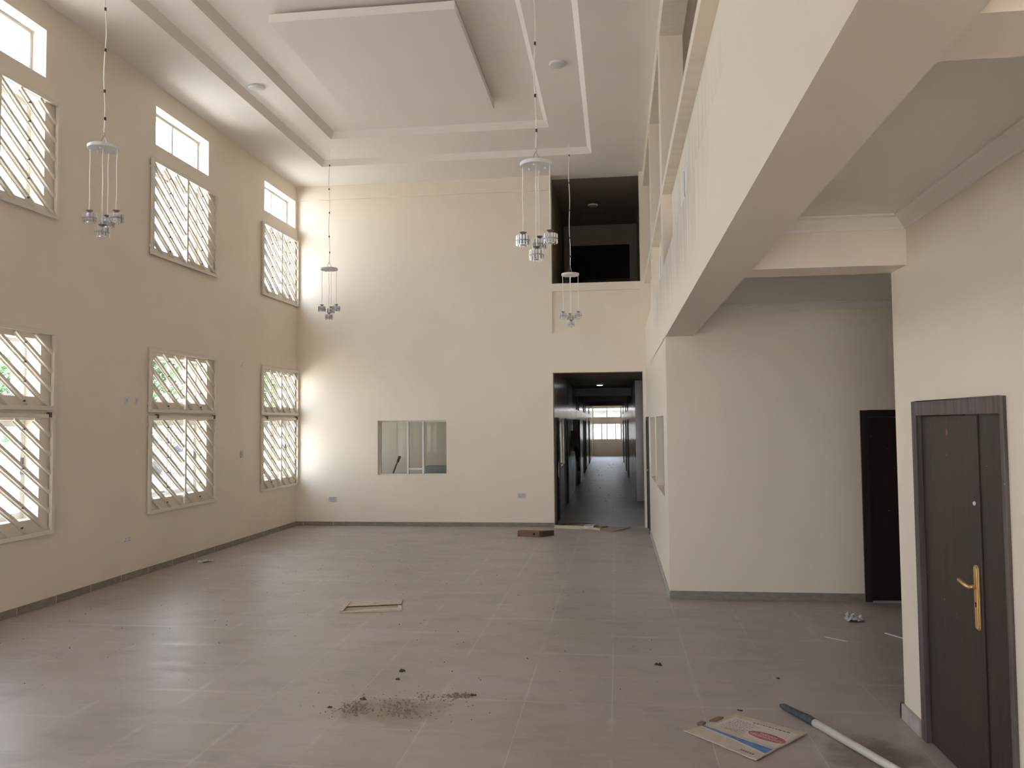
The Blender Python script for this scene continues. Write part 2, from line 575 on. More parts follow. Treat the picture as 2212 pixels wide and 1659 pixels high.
# far wall, its front skin carries the recessed panel above the corridor
back_h = [(-4.54, -3.195, 0.965, 2.0), (-1.165, 0.497, -1, 2.866), (-1.165, 0.485, 4.545, 6.7)]
b = MB()
b.slab('y', YB, YB + 0.05, XL, XR, 0, 6.61, back_h + [(-1.165, 0.46, 3.61, 4.40)])
b.slab('y', YB + 0.05, YB + 0.25, XL, XR, 0, 6.61, back_h)
struct(b.build('wall_back', M_wall), 'cream far wall with the corridor opening and the opening above it', 'wall')
b = MB(); b.box(XL, -1.165, YB - 0.035, YB + 0.01, 6.325, 6.60)
struct(b.build('trim_1', M_wall), 'shallow cream beam along the top of the far wall', 'trim')

# right wall beneath the gallery
right_h = [(14.42, 15.30, -1, 2.0), (9.93, 11.78, 1.04, 2.0), (12.12, 13.78, 1.04, 2.0)]
b = MB()
b.slab('x', XR, XR + 0.30, YA, YB + 0.25, 0, 2.88, right_h)
struct(b.build('wall_right', M_wall), 'cream wall right of the corridor with two narrow window recesses', 'wall')

# gallery parapet, columns and beam above the longitudinal beam
C1, C2 = (9.35, 9.70), (12.15, 12.50)
op = [(3.2, C1[0], 4.60, 6.33), (C1[1], C2[0], 4.60, 6.33), (C2[1], YB, 4.60, 6.33), (-4.0, 2.8, 4.60, 6.33)]
rec = [(2.8, C1[0], 3.68, 4.50), (C1[1], C2[0], 3.68, 4.50), (C2[1], YB - 0.02, 3.68, 4.50), (-4.0, 2.4, 3.68, 4.50)]
b = MB()
b.slab('x', XR, XR + 0.11, -6.2, YB + 0.25, 2.87, 6.61, op + rec)
b.slab('x', XR + 0.11, XR + 0.26, -6.2, YB + 0.25, 2.87, 6.61, op)
b.box(XR + 0.26, XR + 0.30, -6.2, YB + 0.25, 2.87, 3.32)
struct(b.build('wall_gallery', M_wall_run), 'cream gallery parapet with recessed panels, columns and open bays', 'wall')

# main ceiling with two coved trays and the hanging centre panel
b = MB()
def ring(bb, a, za, c, zc):
    (x0, x1, y0, y1), (X0, X1, Y0, Y1) = a, c
    A = [(x0, y0, za), (x1, y0, za), (x1, y1, za), (x0, y1, za)]
    B = [(X0, Y0, zc), (X1, Y0, zc), (X1, Y1, zc), (X0, Y1, zc)]
    bb.add(A + B, [(i, (i + 1) % 4, 4 + (i + 1) % 4, 4 + i) for i in range(4)])
R0 = (XO, 2.9, -6.2, YB + 0.25)
R1 = (-5.22, -0.355, 6.80, 14.16)
R1b = (-5.14, -0.43, 6.88, 14.08)
R2 = (-4.66, -1.01, 7.95, 13.06)
R2b = (-4.58, -1.085, 8.03, 12.98)
ring(b, R0, ZC, R1, ZC)
ring(b, R1, ZC, R1b, 6.70)
ring(b, R1b, 6.70, R2, 6.70)
ring(b, R2, 6.70, R2b, 6.80)
b.add([(R2b[0], R2b[2], 6.8), (R2b[1], R2b[2], 6.8), (R2b[1], R2b[3], 6.8), (R2b[0], R2b[3], 6.8)], [(0, 1, 2, 3)])
struct(b.build('ceiling', M_ceil), 'high cream ceiling with two stepped trays', 'ceiling')
b = MB(); b.box(XO, 6.5, -6.2, 24, 6.95, 7.1)
struct(b.build('roof_slab', M_render), 'roof slab above the hall', 'roof')
b = MB(); b.box(-3.98, -1.755, 9.02, 12.05, 6.655, 6.755); b.box(-3.80, -1.93, 9.20, 11.88, 6.755, 6.80)
struct(b.build('ceiling_panel', M_ceil, bevel=0.004), 'flat square panel hung from the middle of the ceiling', 'ceiling panel')

# gallery interior
b = MB(); b.box(XR + 0.26, 3.0, -6.2, YB + 0.25, 3.25, 3.62)
struct(b.build('floor_gallery', M_ceil_low), 'upper gallery floor slab', 'floor')
b = MB(); b.slab('x', 2.75, 3.0, -6.2, YB + 0.25, 3.62, 6.95)
struct(b.build('wall_gallery_inner', M_wall), 'cream inner wall of the upper gallery', 'wall')
b = MB(); b.slab('y', YB, YB + 0.25, XR + 0.26, 3.0, 3.62, 6.95)
struct(b.build('wall_gallery_end', M_wall), 'cream end wall of the upper gallery', 'wall')

# upper landing behind the opening above the corridor
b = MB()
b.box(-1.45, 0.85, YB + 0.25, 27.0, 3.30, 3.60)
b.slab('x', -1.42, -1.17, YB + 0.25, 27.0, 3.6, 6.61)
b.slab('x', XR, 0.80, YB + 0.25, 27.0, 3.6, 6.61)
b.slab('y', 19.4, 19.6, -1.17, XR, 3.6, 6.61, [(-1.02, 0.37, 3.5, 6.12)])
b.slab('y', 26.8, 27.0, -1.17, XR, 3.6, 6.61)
struct(b.build('wall_landing', M_shade_plaster), 'unlit upper landing behind the opening over the corridor', 'wall')
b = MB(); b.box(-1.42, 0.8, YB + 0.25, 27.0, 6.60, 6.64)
struct(b.build('ceiling_landing', M_shade_plaster), 'ceiling of the upper landing', 'ceiling')

# space below the gallery
b = MB(); b.box(XR + 0.26, 6.5, -6.2, YA + 0.25, 3.20, 3.26)
struct(b.build('ceiling_under_gallery', M_ceil_low), 'low white ceiling under the gallery', 'ceiling')
b = MB(); b.slab('y', YA, YA + 0.25, XR + 0.30, 6.5, 0, 3.22, [(2.62, 3.62, -1, 2.0)])
struct(b.build('wall_alcove', M_wall), 'cream wall under the gallery with a dark door at its right end', 'wall')
b = MB(); b.slab('x', 1.82, 2.07, -6.2, 5.68, 0, 3.22, [(4.20, 5.27, -1, 1.97)])
struct(b.build('wall_right_near', M_wall), 'near cream wall holding the dark double door', 'wall')
b = MB(); b.slab('x', 6.25, 6.5, -6.2, YA + 0.25, 0, 3.22)
struct(b.build('wall_far_right', M_wall), 'cream wall closing the space beyond the near door', 'wall')
b = MB(); b.box(XR + 0.30, 1.84, 5.38, 5.68, 2.895, 3.21); b.box(1.84, 6.25, 5.38, 5.68, 2.895, 3.21)
struct(b.build('trim_2', M_wall), 'cream cross beam meeting the corner of the near wall', 'beam')
b = MB(); b.box(XR + 0.30, 1.84, 2.05, 2.315, 2.895, 3.21)
struct(b.build('trim_3', M_wall), 'nearer cream cross beam at the top right of the picture', 'beam')

def cornice(name, p, q, n, label):
    """stepped plaster cornice from p to q below z 3.20; n points into the room"""
    p, q, n = Vector(p), Vector(q), Vector(n)
    prof = [(0, 0.0), (0.012, 0.0), (0.018, 0.012), (0.05, 0.035), (0.075, 0.062), (0.10, 0.068), (0.10, 0.08), (0, 0.08)]
    bb = MB()
    vs = [(p + n * a).to_tuple()[:2] + (3.12 + z,) for a, z in prof] + [(q + n * a).to_tuple()[:2] + (3.12 + z,) for a, z in prof]
    k = len(prof)
    bb.add(vs, [tuple(range(k)), tuple(reversed(range(k, 2 * k)))] + [(i, (i + 1) % k, k + (i + 1) % k, k + i) for i in range(k)])
    return struct(bb.build(name, M_ceil_low), label, 'cornice')
cornice('trim_4', (XR + 0.3, YA, 0), (6.25, YA, 0), (0, -1, 0), 'white cornice along the alcove wall')
cornice('trim_5', (XR + 0.3, 5.38, 0), (1.82, 5.38, 0), (0, -1, 0), 'white cornice on the cross beam')
cornice('trim_6', (1.82, 5.38, 0), (1.82, 2.315, 0), (-1, 0, 0), 'white cornice along the top of the near wall')

# entrance wall behind the camera
b = MB(); b.slab('y', -6.2, -5.95, XL, 6.25, 0, 6.95, [(-2.6, 0.40, -1, 2.55)])
struct(b.build('wall_front', M_wall), 'cream entrance wall behind the viewer', 'wall')

# small room behind the interior window
b = MB()
b.slab('y', 17.65, 17.9, XL, -1.42, 0, 3.0)
b.slab('x', -1.66, -1.42, YB + 0.25, 17.65, 0, 3.0)
struct(b.build('wall_side_room', M_wall), 'cream walls of the small room behind the interior window', 'wall')
b = MB(); b.box(XL, -1.42, YB + 0.25, 17.9, 3.0, 3.05)
struct(b.build('ceiling_side_room', M_ceil), 'ceiling of the small room', 'ceiling')

# corridor: runs very slightly off the hall's axis
def cx(p):
    return (p[0] - 0.0062 * max(0.0, p[1] - 15.6), p[1], p[2])
b = MB()
cor_h = [(17.45, 18.80, 1.0, 1.97)]
b.slab('x', -1.415, -1.165, YB + 0.25, 48.0, 0, 2.96, cor_h, xf=cx)
struct(b.build('wall_corridor_left', M_shade_gloss), 'left wall of the long corridor', 'wall')
b = MB()
b.slab('x', XR + 0.02, 0.85, YB + 0.25, 16.6, 0, 2.96, xf=cx)
b.slab('x', 0.50, 0.75, 20.5, 48.0, 0, 2.96, xf=cx)
b.slab('y', 20.5, 20.7, 0.75, 3.0, 0, 2.96, xf=cx)
b.slab('x', 2.8, 3.0, 16.6, 20.5, 0, 2.96, xf=cx)
b.slab('y', 16.4, 16.6, 0.85, 3.0, 0, 2.96, xf=cx)
struct(b.build('wall_corridor_right', M_shade_gloss), 'right wall of the corridor with a side passage', 'wall')
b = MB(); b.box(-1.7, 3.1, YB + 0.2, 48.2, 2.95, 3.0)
struct(b.build('ceiling_corridor', M_shade_plaster), 'low corridor ceiling', 'ceiling')
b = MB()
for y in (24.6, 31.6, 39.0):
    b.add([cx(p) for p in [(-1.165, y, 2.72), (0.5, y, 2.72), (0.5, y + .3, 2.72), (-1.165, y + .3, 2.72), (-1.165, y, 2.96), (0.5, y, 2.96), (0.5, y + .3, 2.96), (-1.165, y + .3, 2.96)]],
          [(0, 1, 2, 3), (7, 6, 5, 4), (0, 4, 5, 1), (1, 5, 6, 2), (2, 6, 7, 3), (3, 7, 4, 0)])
struct(b.build('trim_7', M_shade_plaster), 'ceiling beams crossing the corridor', 'beam')
b = MB()
b.slab('y', 48.0, 48.25, -1.7, 1.0, 0, 2.96, [(-1.33, 0.26, 0.93, 1.88), (-1.33, 0.26, 2.20, 2.78)])
struct(b.build('wall_corridor_end', M_wall), 'end wall of the corridor with windows', 'wall')

# baseboards
def skirt(name, segs, m, label, h=0.085, t=0.012):
    bb = MB()
    for (x0, y0), (x1, y1) in segs:
        if x0 == x1:
            bb.box(min(x0, x0 + t), max(x0, x0 + t), y0, y1, 0, h)
    return bb
b = MB(); b.box(XL, XL + 0.014, -5.9, YB, 0, 0.08)
struct(b.build('baseboard_left', M_skirt), 'brown grey tile skirting along the outer wall', 'baseboard')
b = MB(); b.box(XL + 0.014, -1.165, YB - 0.014, YB, 0, 0.078)
struct(b.build('baseboard_back', M_skirt), 'brown grey tile skirting along the far wall', 'baseboard')
b = MB()
y = YB - 0.3
while y > XL and len(b.f) < 90:
    y -= 0.6
    if y < 6.4: break
    b.box(XL + 0.012, XL + 0.0155, y, y + 0.008, 0.005, 0.078)
for x in (-6.02, -5.42):
    b.box(x, x + 0.008, YB - 0.0155, YB - 0.012, 0.005, 0.077)
struct(b.build('trim_8', M_white_dull), 'pale joints of the tile skirting', 'trim')
b = MB(); b.box(XR + 0.0, 2.60, YA - 0.014, YA, 0, 0.085)
struct(b.build('baseboard_alcove', M_skirt), 'dark grey skirting under the alcove wall', 'baseboard')
b = MB(); b.box(XR - 0.012, XR, YA - 0.014, 14.36, 0, 0.075)
struct(b.build('baseboard_right', M_skirt_pale), 'pale dusty skirting along the right wall', 'baseboard')
b = MB(); b.box(1.798, 1.82, 5.36, 5.70, 0, 0.095); b.box(1.798, 2.07, 5.68, 5.70, 0, 0.095); b.box(1.798, 1.82, 0.5, 4.11, 0, 0.095)
struct(b.build('baseboard_near', M_skirt_pale), 'dusty pale skirting at the corner of the near wall', 'baseboard')

# ------------------------------------------------------------------ windows in the outer wall
wn = 0
XG = XL - 0.20
def frame_rect(bb, x, y0, y1, z0, z1, w, d, mi=0):
    bb.box(x - d / 2, x + d / 2, y0, y0 + w, z0, z1, mi)
    bb.box(x - d / 2, x + d / 2, y1 - w, y1, z0, z1, mi)
    bb.box(x - d / 2, x + d / 2, y0 + w, y1 - w, z0, z0 + w, mi)
    bb.box(x - d / 2, x + d / 2, y0 + w, y1 - w, z1 - w, z1, mi)
wname = ['near the viewer', 'beside the near chandelier', 'middle', 'in the far left corner']
def make_window(y0, y1, z0, z1, kind, label):
    global wn
    wn += 1
    root = thing('window_%d' % wn, label, 'window', (XG, (y0 + y1) / 2, z0), kind='structure')
    ox, oy, oz = XG, (y0 + y1) / 2, z0
    a, c, h = y0 - oy, y1 - oy, z1 - z0
    f = MB()
    frame_rect(f, 0, a, c, 0, h, 0.035, 0.06)
    if kind == 'fixed':
        f.box(-0.02, 0.02, -0.02, 0.02, 0.035, h - 0.035)
    f.build('window_frame', M_alu, root)
    if kind == 'fixed':
        g = MB(); g.box(-0.003, 0.003, a + 0.03, -0.02, 0.03, h - 0.03)
        g.build('pane', M_glass, root)
        g = MB(); g.box(-0.003, 0.003, 0.02, c - 0.03, 0.03, h - 0.03)
        g.build('pane', M_glass, root)
    else:   # two sliding sashes
        for k, (s0, s1, dx) in enumerate(((a + 0.03, 0.10, -0.014), (-0.08, c - 0.03, 0.014))):
            s_ = MB(); frame_rect(s_, dx, s0, s1, 0.035, h - 0.035, 0.032, 0.024)
            sash = s_.build('sash', M_alu, root)
            g = MB(); g.box(dx - 0.002, dx + 0.002, s0 + 0.03, s1 - 0.03, 0.065, h - 0.065)
            g.build('pane', M_glass, sash)
        if kind == 'low':
            l_ = MB(); l_.box(0.03, 0.045, c - 0.05, c - 0.03, h * 0.45, h * 0.62)
            l_.build('latch', M_dark, root)
    return root
for i, (y0, y1) in enumerate(WIN_Y):
    if i < 1:
        w_ = 'just out of view to the left'
    else:
        w_ = ['at the left edge of the picture', 'in the middle of the outer wall', 'next to the far corner'][i - 1]
    for (z0, z1), kd, nm in zip(WIN_Z, ('low', 'fixed', 'slide', 'fixed'), ('lowest sliding window', 'short window above the lowest one', 'tall upper window', 'top light under the ceiling')):
        make_window(y0, y1, z0, z1, kd, '%s %s' % (nm, w_))

# ------------------------------------------------------------------ security grilles
def clip(ya, yb, za, zb, c, m=-0.70):
    """part of the line z = c + m*y inside the rectangle"""
    pts = []
    for y in (ya, yb):
        z = c + m * y
        if za - 1e-6 <= z <= zb + 1e-6: pts.append((y, z))
    for z in (za, zb):
        y = (z - c) / m
        if ya < y < yb: pts.append((y, z))
    pts.sort()
    if len(pts) < 2 or pts[-1][0] - pts[0][0] < 0.04: return None
    return pts[0], pts[-1]
def make_grille(y0, y1, z0, z1, label, brackets):
    yc = (y0 + y1) / 2
    root = thing('window_grille', label, 'window grille', (XL, yc, z0), group='cream security grilles over the outer wall windows')
    a, c, h = y0 - yc, y1 - yc, z1 - z0
    X = 0.032
    f = MB()
    frame_rect(f, X, a, c, 0, h, 0.045, 0.035)
    f.box(X - 0.015, X + 0.0175, -0.022, 0.022, 0.045, h - 0.045)
    f.box(-0.0, X, a + 0.0, a + 0.012, 0.1, 0.14); f.box(-0.0, X, c - 0.012, c, 0.1, 0.14)
    f.box(-0.0, X, a + 0.0, a + 0.012, h - 0.14, h - 0.1); f.box(-0.0, X, c - 0.012, c, h - 0.14, h - 0.1)
    f.build('grille_frame', M_grille, root, bevel=0.003)
    for ya, yb in ((a + 0.045, -0.022), (0.022, c - 0.045)):
        s_ = MB()
        zt = h - 0.045
        for k in range(-3, 12):
            cc = zt - 0.70 * (-ya) - 0.205 * k
            seg = clip(ya, yb, 0.045, zt, cc)
            if not seg: continue
            (p, q), (r, t) = seg
            s_.bar((X - 0.004, p, q), (X - 0.004, r, t), 0.030, 0.008)
            s_.bar((X - 0.018, p, q - 0.019), (X - 0.018, r, t - 0.019), 0.006, 0.034)
            s_.bar((X - 0.032, p, q - 0.030), (X - 0.032, r, t - 0.030), 0.020, 0.006)
            ym = (ya + yb) / 2
            if p < ym < r:
                zm = cc - 0.70 * ym
                s_.box(X - 0.012, X + 0.006, ym - 0.008, ym + 0.008, zm - 0.03, zm - 0.012, 1)
        s_.build('louvre_slats', [M_grille, M_dark], root)
    if brackets:
        for yy in (a + 0.17, c - 0.10):
            k_ = MB(); k_.box(X - 0.01, X + 0.03, yy - 0.018, yy + 0.018, h - 0.035, h + 0.02)
            k_.build('lock_bracket', M_rust, root)
    return root
GY = [(2.92, 4.65), (6.52, 8.355), (10.205, 12.04), (13.70, 15.335)]
GPL = ['beyond the left edge of the picture', 'at the left edge of the picture', 'in the middle of the outer wall', 'beside the far left corner']
for (y0, y1), pl in zip(GY, GPL):
    if y0 < 5: continue
    make_grille(y0, y1, 0.775, 2.075, 'cream slatted grille, lowest of the stack %s' % pl, True)
    make_grille(y0, y1, 2.12, 2.985, 'shorter cream slatted grille above the lowest one %s' % pl, False)
    make_grille(y0, y1, 4.235, 5.545, 'cream slatted grille high up below the top light %s' % pl, False)

# ------------------------------------------------------------------ interior window in the far wall
def interior_window():
    global wn
    wn += 1
    root = thing('window_%d' % wn, 'interior window with two white mullions in the far wall', 'window', (-3.8675, YB + 0.14, 0.965), kind='structure')
    a, c, h = -0.6725, 0.6725, 1.035
    def fr(bb, x0, x1, z0, z1, w=0.03, y=0.0, d=0.05):
        bb.box(x0, x0 + w, y - d / 2, y + d / 2, z0, z1); bb.box(x1 - w, x1, y - d / 2, y + d / 2, z0, z1)
        bb.box(x0 + w, x1 - w, y - d / 2, y + d / 2, z0, z0 + w * 0.6); bb.box(x0 + w, x1 - w, y - d / 2, y + d / 2, z1 - w, z1)
    f = MB(); fr(f, a, c, 0, h)
    f.box(-0.125, -0.09, -0.05, 0.02, 0.0, h - 0.02)
    f.box(0.175, 0.21, -0.05, 0.02, 0.0, h - 0.02)
    f.box(-0.09, 0.175, -0.035, 0.01, 0.095, 0.125)
    f.build('window_frame', M_white, root)
    for x0, x1, y in ((a + 0.03, -0.12, 0.005), (-0.09, 0.19, -0.015), (0.20, c - 0.03, 0.005)):
        g = MB(); g.box(x0, x1, y - 0.003, y + 0.003, 0.02, h - 0.03)
        g.build('pane', M_glass_int, root)
interior_window()
b = MB(); b.box(-4.75, -3.0, YB + 0.26, YB + 0.80, 0.90, 0.955); b.box(-4.7, -4.66, YB + 0.3, YB + 0.76, 0, 0.90); b.box(-3.09, -3.05, YB + 0.3, YB + 0.76, 0, 0.90); b.box(-4.66, -3.09, YB + 0.74, YB + 0.76, 0.1, 0.90)
tag(b.build('counter', M_wall), 'plain ledge counter behind the interior window', 'counter')
b = MB(); b.box(-3.72, -3.10, YB + 0.45, YB + 0.75, 0.955, 1.11)
tag(b.build('storage_box', M_bluegrey, bevel=0.006), 'blue grey box on the ledge behind the right pane', 'box')
root = thing('hand_brush', 'dark stick leaning upright behind the left pane of the interior window', 'brush', (-4.36, YB + 0.42, 0.955))
b = MB(); b.tube([(0, 0, 0.0), (0.06, 0.03, 0.18), (0.105, 0.05, 0.27)], [0.016, 0.014, 0.016], 8)
b.build('handle', M_timber, root)
b = MB(); b.tube([(0.085, 0.04, 0.235), (0.125, 0.06, 0.35)], [0.024, 0.028], 8)
b.build('brush_head', M_timber_dark, root)

# window recesses in the right wall
for i, (y0, y1) in enumerate(((9.93, 11.78), (12.12, 13.78))):
    wn += 1
    root = thing('window_%d' % wn, ['nearer', 'farther'][i] + ' interior window recess in the right wall', 'window', (XR + 0.12, (y0 + y1) / 2, 1.04), kind='structure')
    f = MB(); frame_rect(f, 0, y0 - (y0 + y1) / 2, y1 - (y0 + y1) / 2, 0, 0.96, 0.035, 0.04)
    f.build('window_frame', M_dark if i == 0 else M_alu, root)
    g = MB(); g.box(-0.003, 0.003, (y0 - y1) / 2 + 0.03, (y1 - y0) / 2 - 0.03, 0.03, 0.93)
    g.build('pane', M_glass_int, root)
# closed dark room behind those recesses
b = MB(); b.slab('x', 3.0, 3.2, YA + 0.25, YB + 0.25, 0, 3.2); b.slab('y', YB, YB + 0.25, 0.855, 3.0, 0, 3.2); b.box(0.855, 3.0, YA + 0.25, YB + 0.25, 3.0, 3.1)
struct(b.build('wall_right_room', M_wall), 'walls of the room behind the right wall', 'wall')

# corridor end window
wn += 1
root = thing('window_%d' % wn, 'four part window glowing at the far end of the corridor', 'window', (-0.535, 48.1, 0.93), kind='structure')
f = MB()
for z0, z1, xs in ((0, 0.95, (-0.795, -0.31, 0.0, 0.49, 0.795)), (1.27, 1.85, (-0.795, 0.0, 0.795))):
    for x in xs: f.box(x - 0.022, x + 0.022, -0.03, 0.03, z0, z1)
    f.box(-0.79, 0.79, -0.03, 0.03, z0, z0 + 0.04); f.box(-0.79, 0.79, -0.03, 0.03, z1 - 0.04, z1)
f.build('window_frame', M_alu, root)
for z0, z1 in ((0.03, 0.92), (1.30, 1.82)):
    g = MB(); g.box(-0.78, 0.78, -0.003, 0.003, z0, z1)
    g.build('pane', M_glass, root)

# ------------------------------------------------------------------ doors
def lever(bb_parent, loc, mirror=1, sc=1.0):
    """brass plate with a lever, built on the plane x=0 facing -x; lever points to +y"""
    pl = MB()
    w, h = 0.024, 0.165
    poly = []
    r = 0.014
    for cxx, czz, a0 in ((w - r, h - r, 0), (-w + r, h - r, 90), (-w + r, -h + r, 180), (w - r, -h + r, 270)):
        for k in range(5):
            q = math.radians(a0 + 22.5 * k)
            poly.append((cxx + r * math.cos(q), czz + r * math.sin(q)))
    M = Matrix(((0, 0, -1, loc[0]), (1, 0, 0, loc[1]), (0, 1, 0, loc[2]), (0, 0, 0, 1)))
    pl.prism(poly, 0.0, 0.010, M=M)
    pl.prism([(x * 0.80, y * 0.965) for x, y in poly], 0.010, 0.016, M=M)
    plate = pl.build('handle_plate', M_brass, bb_parent, bevel=0.0015)
    plate['label'] = 'tall brass handle plate'
    lv = MB()
    y0, z0 = loc[1], loc[2] + 0.055
    lv.tube([(loc[0] - 0.014, y0, z0), (loc[0] - 0.05, y0, z0)], 0.010, 12)
    lv.tube([(loc[0] - 0.05, y0 - 0.008 * mirror, z0), (loc[0] - 0.053, y0 + 0.03 * mirror, z0 + 0.004), (loc[0] - 0.052, y0 + 0.105 * mirror, z0 + 0.016)], [0.011, 0.012, 0.013], 10)
    o = lv.build('lever', M_brass, plate, smooth=True)
    kh = MB(); kh.tube([(loc[0] - 0.0155, y0, loc[2] - 0.030), (loc[0] - 0.0175, y0, loc[2] - 0.030)], 0.008, 12)
    kh.tube([(loc[0] - 0.0155, y0, loc[2] - 0.043), (loc[0] - 0.0175, y0, loc[2] - 0.043)], 0.006, 12)
    kh.build('keyhole', M_black, plate)

# door 1: near double door in the right near wall
root = thing('door_1', 'near dark brown double door with a brass handle', 'door', (1.82, 4.735, 0), kind='structure')
f = MB()
y0, y1, h = -0.605, 0.605, 2.035
f.box(-0.018, 0.12, y0, y0 + 0.034, 0, h); f.box(-0.018, 0.12, y1 - 0.075, y1, 0, h); f.box(-0.018, 0.12, y0 + 0.034, y1 - 0.075, h - 0.085, h)
f.build('door_frame', M_frame, root, bevel=0.003)
f = MB(); f.box(0.012, 0.05, -0.255, y1 - 0.078, 0.008, h - 0.088)
big = f.build('door_leaf', M_door, root, bevel=0.002)
f = MB(); f.box(0.012, 0.05, y0 + 0.037, -0.263, 0.008, h - 0.088); f.box(0.002, 0.012, -0.268, -0.252, 0.008, h - 0.088)
f.build('narrow_leaf', M_door, root, bevel=0.002)
lever(big, (0.012, -0.20, 1.01), 1)
f = MB(); f.lathe([(0.0, 0.0), (0.012, 0.0), (0.010, 0.006), (0.0, 0.009)], seg=14)
pk = f.build('peephole', M_white_dull, big)
pk.rotation_euler = (0, -PI / 2, 0); pk.location = (0.012, -0.19, 1.49)
f = MB(); f.lathe([(0.0, 0.0), (0.017, 0.0), (0.017, 0.002), (0.0, 0.003)], seg=10)
pk = f.build('number_disc', M_timber, big); pk.rotation_euler = (0, -PI / 2, 0); pk.scale = (1.3, 1, 1); pk.location = (0.012, 0.14, 1.855)
f = MB(); f.box(0.03, 0.034, y0 + 0.034, y1 - 0.075, 0.0, 0.004)
f.build('threshold', M_white_dull, root)

# door 2: dark door in the alcove wall
root = thing('door_2', 'dark door at the right end of the alcove wall', 'door', (3.12, YA, 0), kind='structure')
f = MB(); f.box(-0.53, -0.455, -0.02, 0.12, 0, 2.03); f.box(0.455, 0.53, -0.02, 0.12, 0, 2.03); f.box(-0.455, 0.455, -0.02, 0.12, 1.955, 2.03)
f.build('door_frame', M_door_far, root, bevel=0.003)
f = MB(); f.box(-0.453, 0.453, 0.03, 0.07, 0.008, 1.953)
f.build('door_leaf', M_door_far, root)
f = MB(); f.box(-0.455, 0.455, -0.025, 0.03, 0.0, 0.012)
f.build('threshold', M_skirt_pale, root)

# door 3: in the right wall by the corridor
root = thing('door_3', 'dark door in the right wall just before the corridor', 'door', (XR, 14.86, 0), kind='structure')
f = MB(); f.box(-0.02, 0.12, -0.46, -0.40, 0, 2.02); f.box(-0.02, 0.12, 0.40, 0.455, 0, 2.02); f.box(-0.02, 0.12, -0.40, 0.40, 1.96, 2.02)
f.build('door_frame', M_door_far, root)
f = MB(); f.box(0.03, 0.07, -0.398, 0.398, 0.008, 1.958)
lf = f.build('door_leaf', M_door_far, root)
lever(lf, (0.03, 0.33, 1.0), -1)

# corridor doors
dn = 3
for side, y, w in [('l', 16.16, 0.85), ('l', 19.6, 0.9), ('l', 25.7, 0.95), ('l', 27.1, 0.95), ('l', 32.3, 0.95), ('l', 34.2, 0.95), ('l', 39.8, 0.95),
                   ('r', 29.6, 0.95), ('r', 33.6, 0.95), ('r', 40.5, 0.95)]:
    dn += 1
    xw = -1.165 if side == 'l' else 0.50
    s_ = 1 if side == 'l' else -1
    p = cx((xw, y, 0))
    ordn = {16.16: 'first', 19.6: 'second', 25.7: 'third', 27.1: 'fourth', 32.3: 'fifth', 34.2: 'sixth', 39.8: 'last', 29.6: 'first', 33.6: 'second', 40.5: 'last'}[y]
    root = thing('door_%d' % dn, '%s dark door on the %s side of the corridor' % (ordn, 'left' if side == 'l' else 'right'), 'door', p, kind='structure')
    f = MB(); a = w / 2
    f.box(min(0, .03 * s_), max(0, .03 * s_), -a - .05, -a, 0, 2.03); f.box(min(0, .03 * s_), max(0, .03 * s_), a, a + .05, 0, 2.03); f.box(min(0, .03 * s_), max(0, .03 * s_), -a, a, 1.97, 2.03)
    f.build('door_frame', M_door_far, root)
    f = MB(); f.box(min(0, .012 * s_), max(0, .012 * s_), -a + .002, a - .002, 0.005, 1.968)
    lf = f.build('door_leaf', M_door_far, root)
    if y == 16.16:
        f = MB(); f.box(0.012, 0.02, 0.30, 0.335, 0.85, 1.15); f.build('handle_plate', M_brass, lf)
    if y > 20:
        f = MB(); f.box(min(0, .02 * s_), max(0, .02 * s_), -a * .5, a * .5, 2.33, 2.72)
        f.build('transom_vent', M_dark, root)
# interior window of the corridor's left wall
wn += 1
root = thing('window_%d' % wn, 'small interior window in the left wall of the corridor', 'window', cx((-1.25, 18.125, 1.0)), kind='structure')
f = MB(); frame_rect(f, 0, -0.67, 0.67, 0, 0.965, 0.035, 0.04); f.build('window_frame', M_alu, root)
f = MB(); f.box(-0.003, 0.003, -0.65, 0.65, 0.03, 0.94); f.build('pane', M_glass_int, root)

# wiring board hanging in the corridor
root = thing('distribution_board', 'dark wiring board with loose cables on the left corridor wall', 'electrical board', cx((-1.155, 23.0, 1.1)))
b = MB(); b.box(0.02, 0.16, -0.45, 0.75, 0.05, 0.92); b.build('board_box', M_rust, root, bevel=0.01)
b = MB(); b.box(0.02, 0.12, -1.5, -0.6, 0.2, 0.62); b.build('breaker_box', M_rust, root, bevel=0.01)
b = MB()
rr = random.Random(3)
for k in range(7):
    y0 = -1.3 + k * 0.25
    b.tube([(0.10, y0, 0.25), (0.16, y0 + 0.1, 0.0 - rr.random() * 0.12), (0.13, y0 + 0.35, -0.05 - 0.2 * rr.random()), (0.08, y0 + 0.4, 0.2)], 0.014, 6)
b.tube([(0.1, 0.2, 0.1), (0.13, 0.22, -0.3), (0.14, 0.25, -0.52)], [0.012, 0.016, 0.035], 6)
b.build('loose_cables', M_rubber, root)

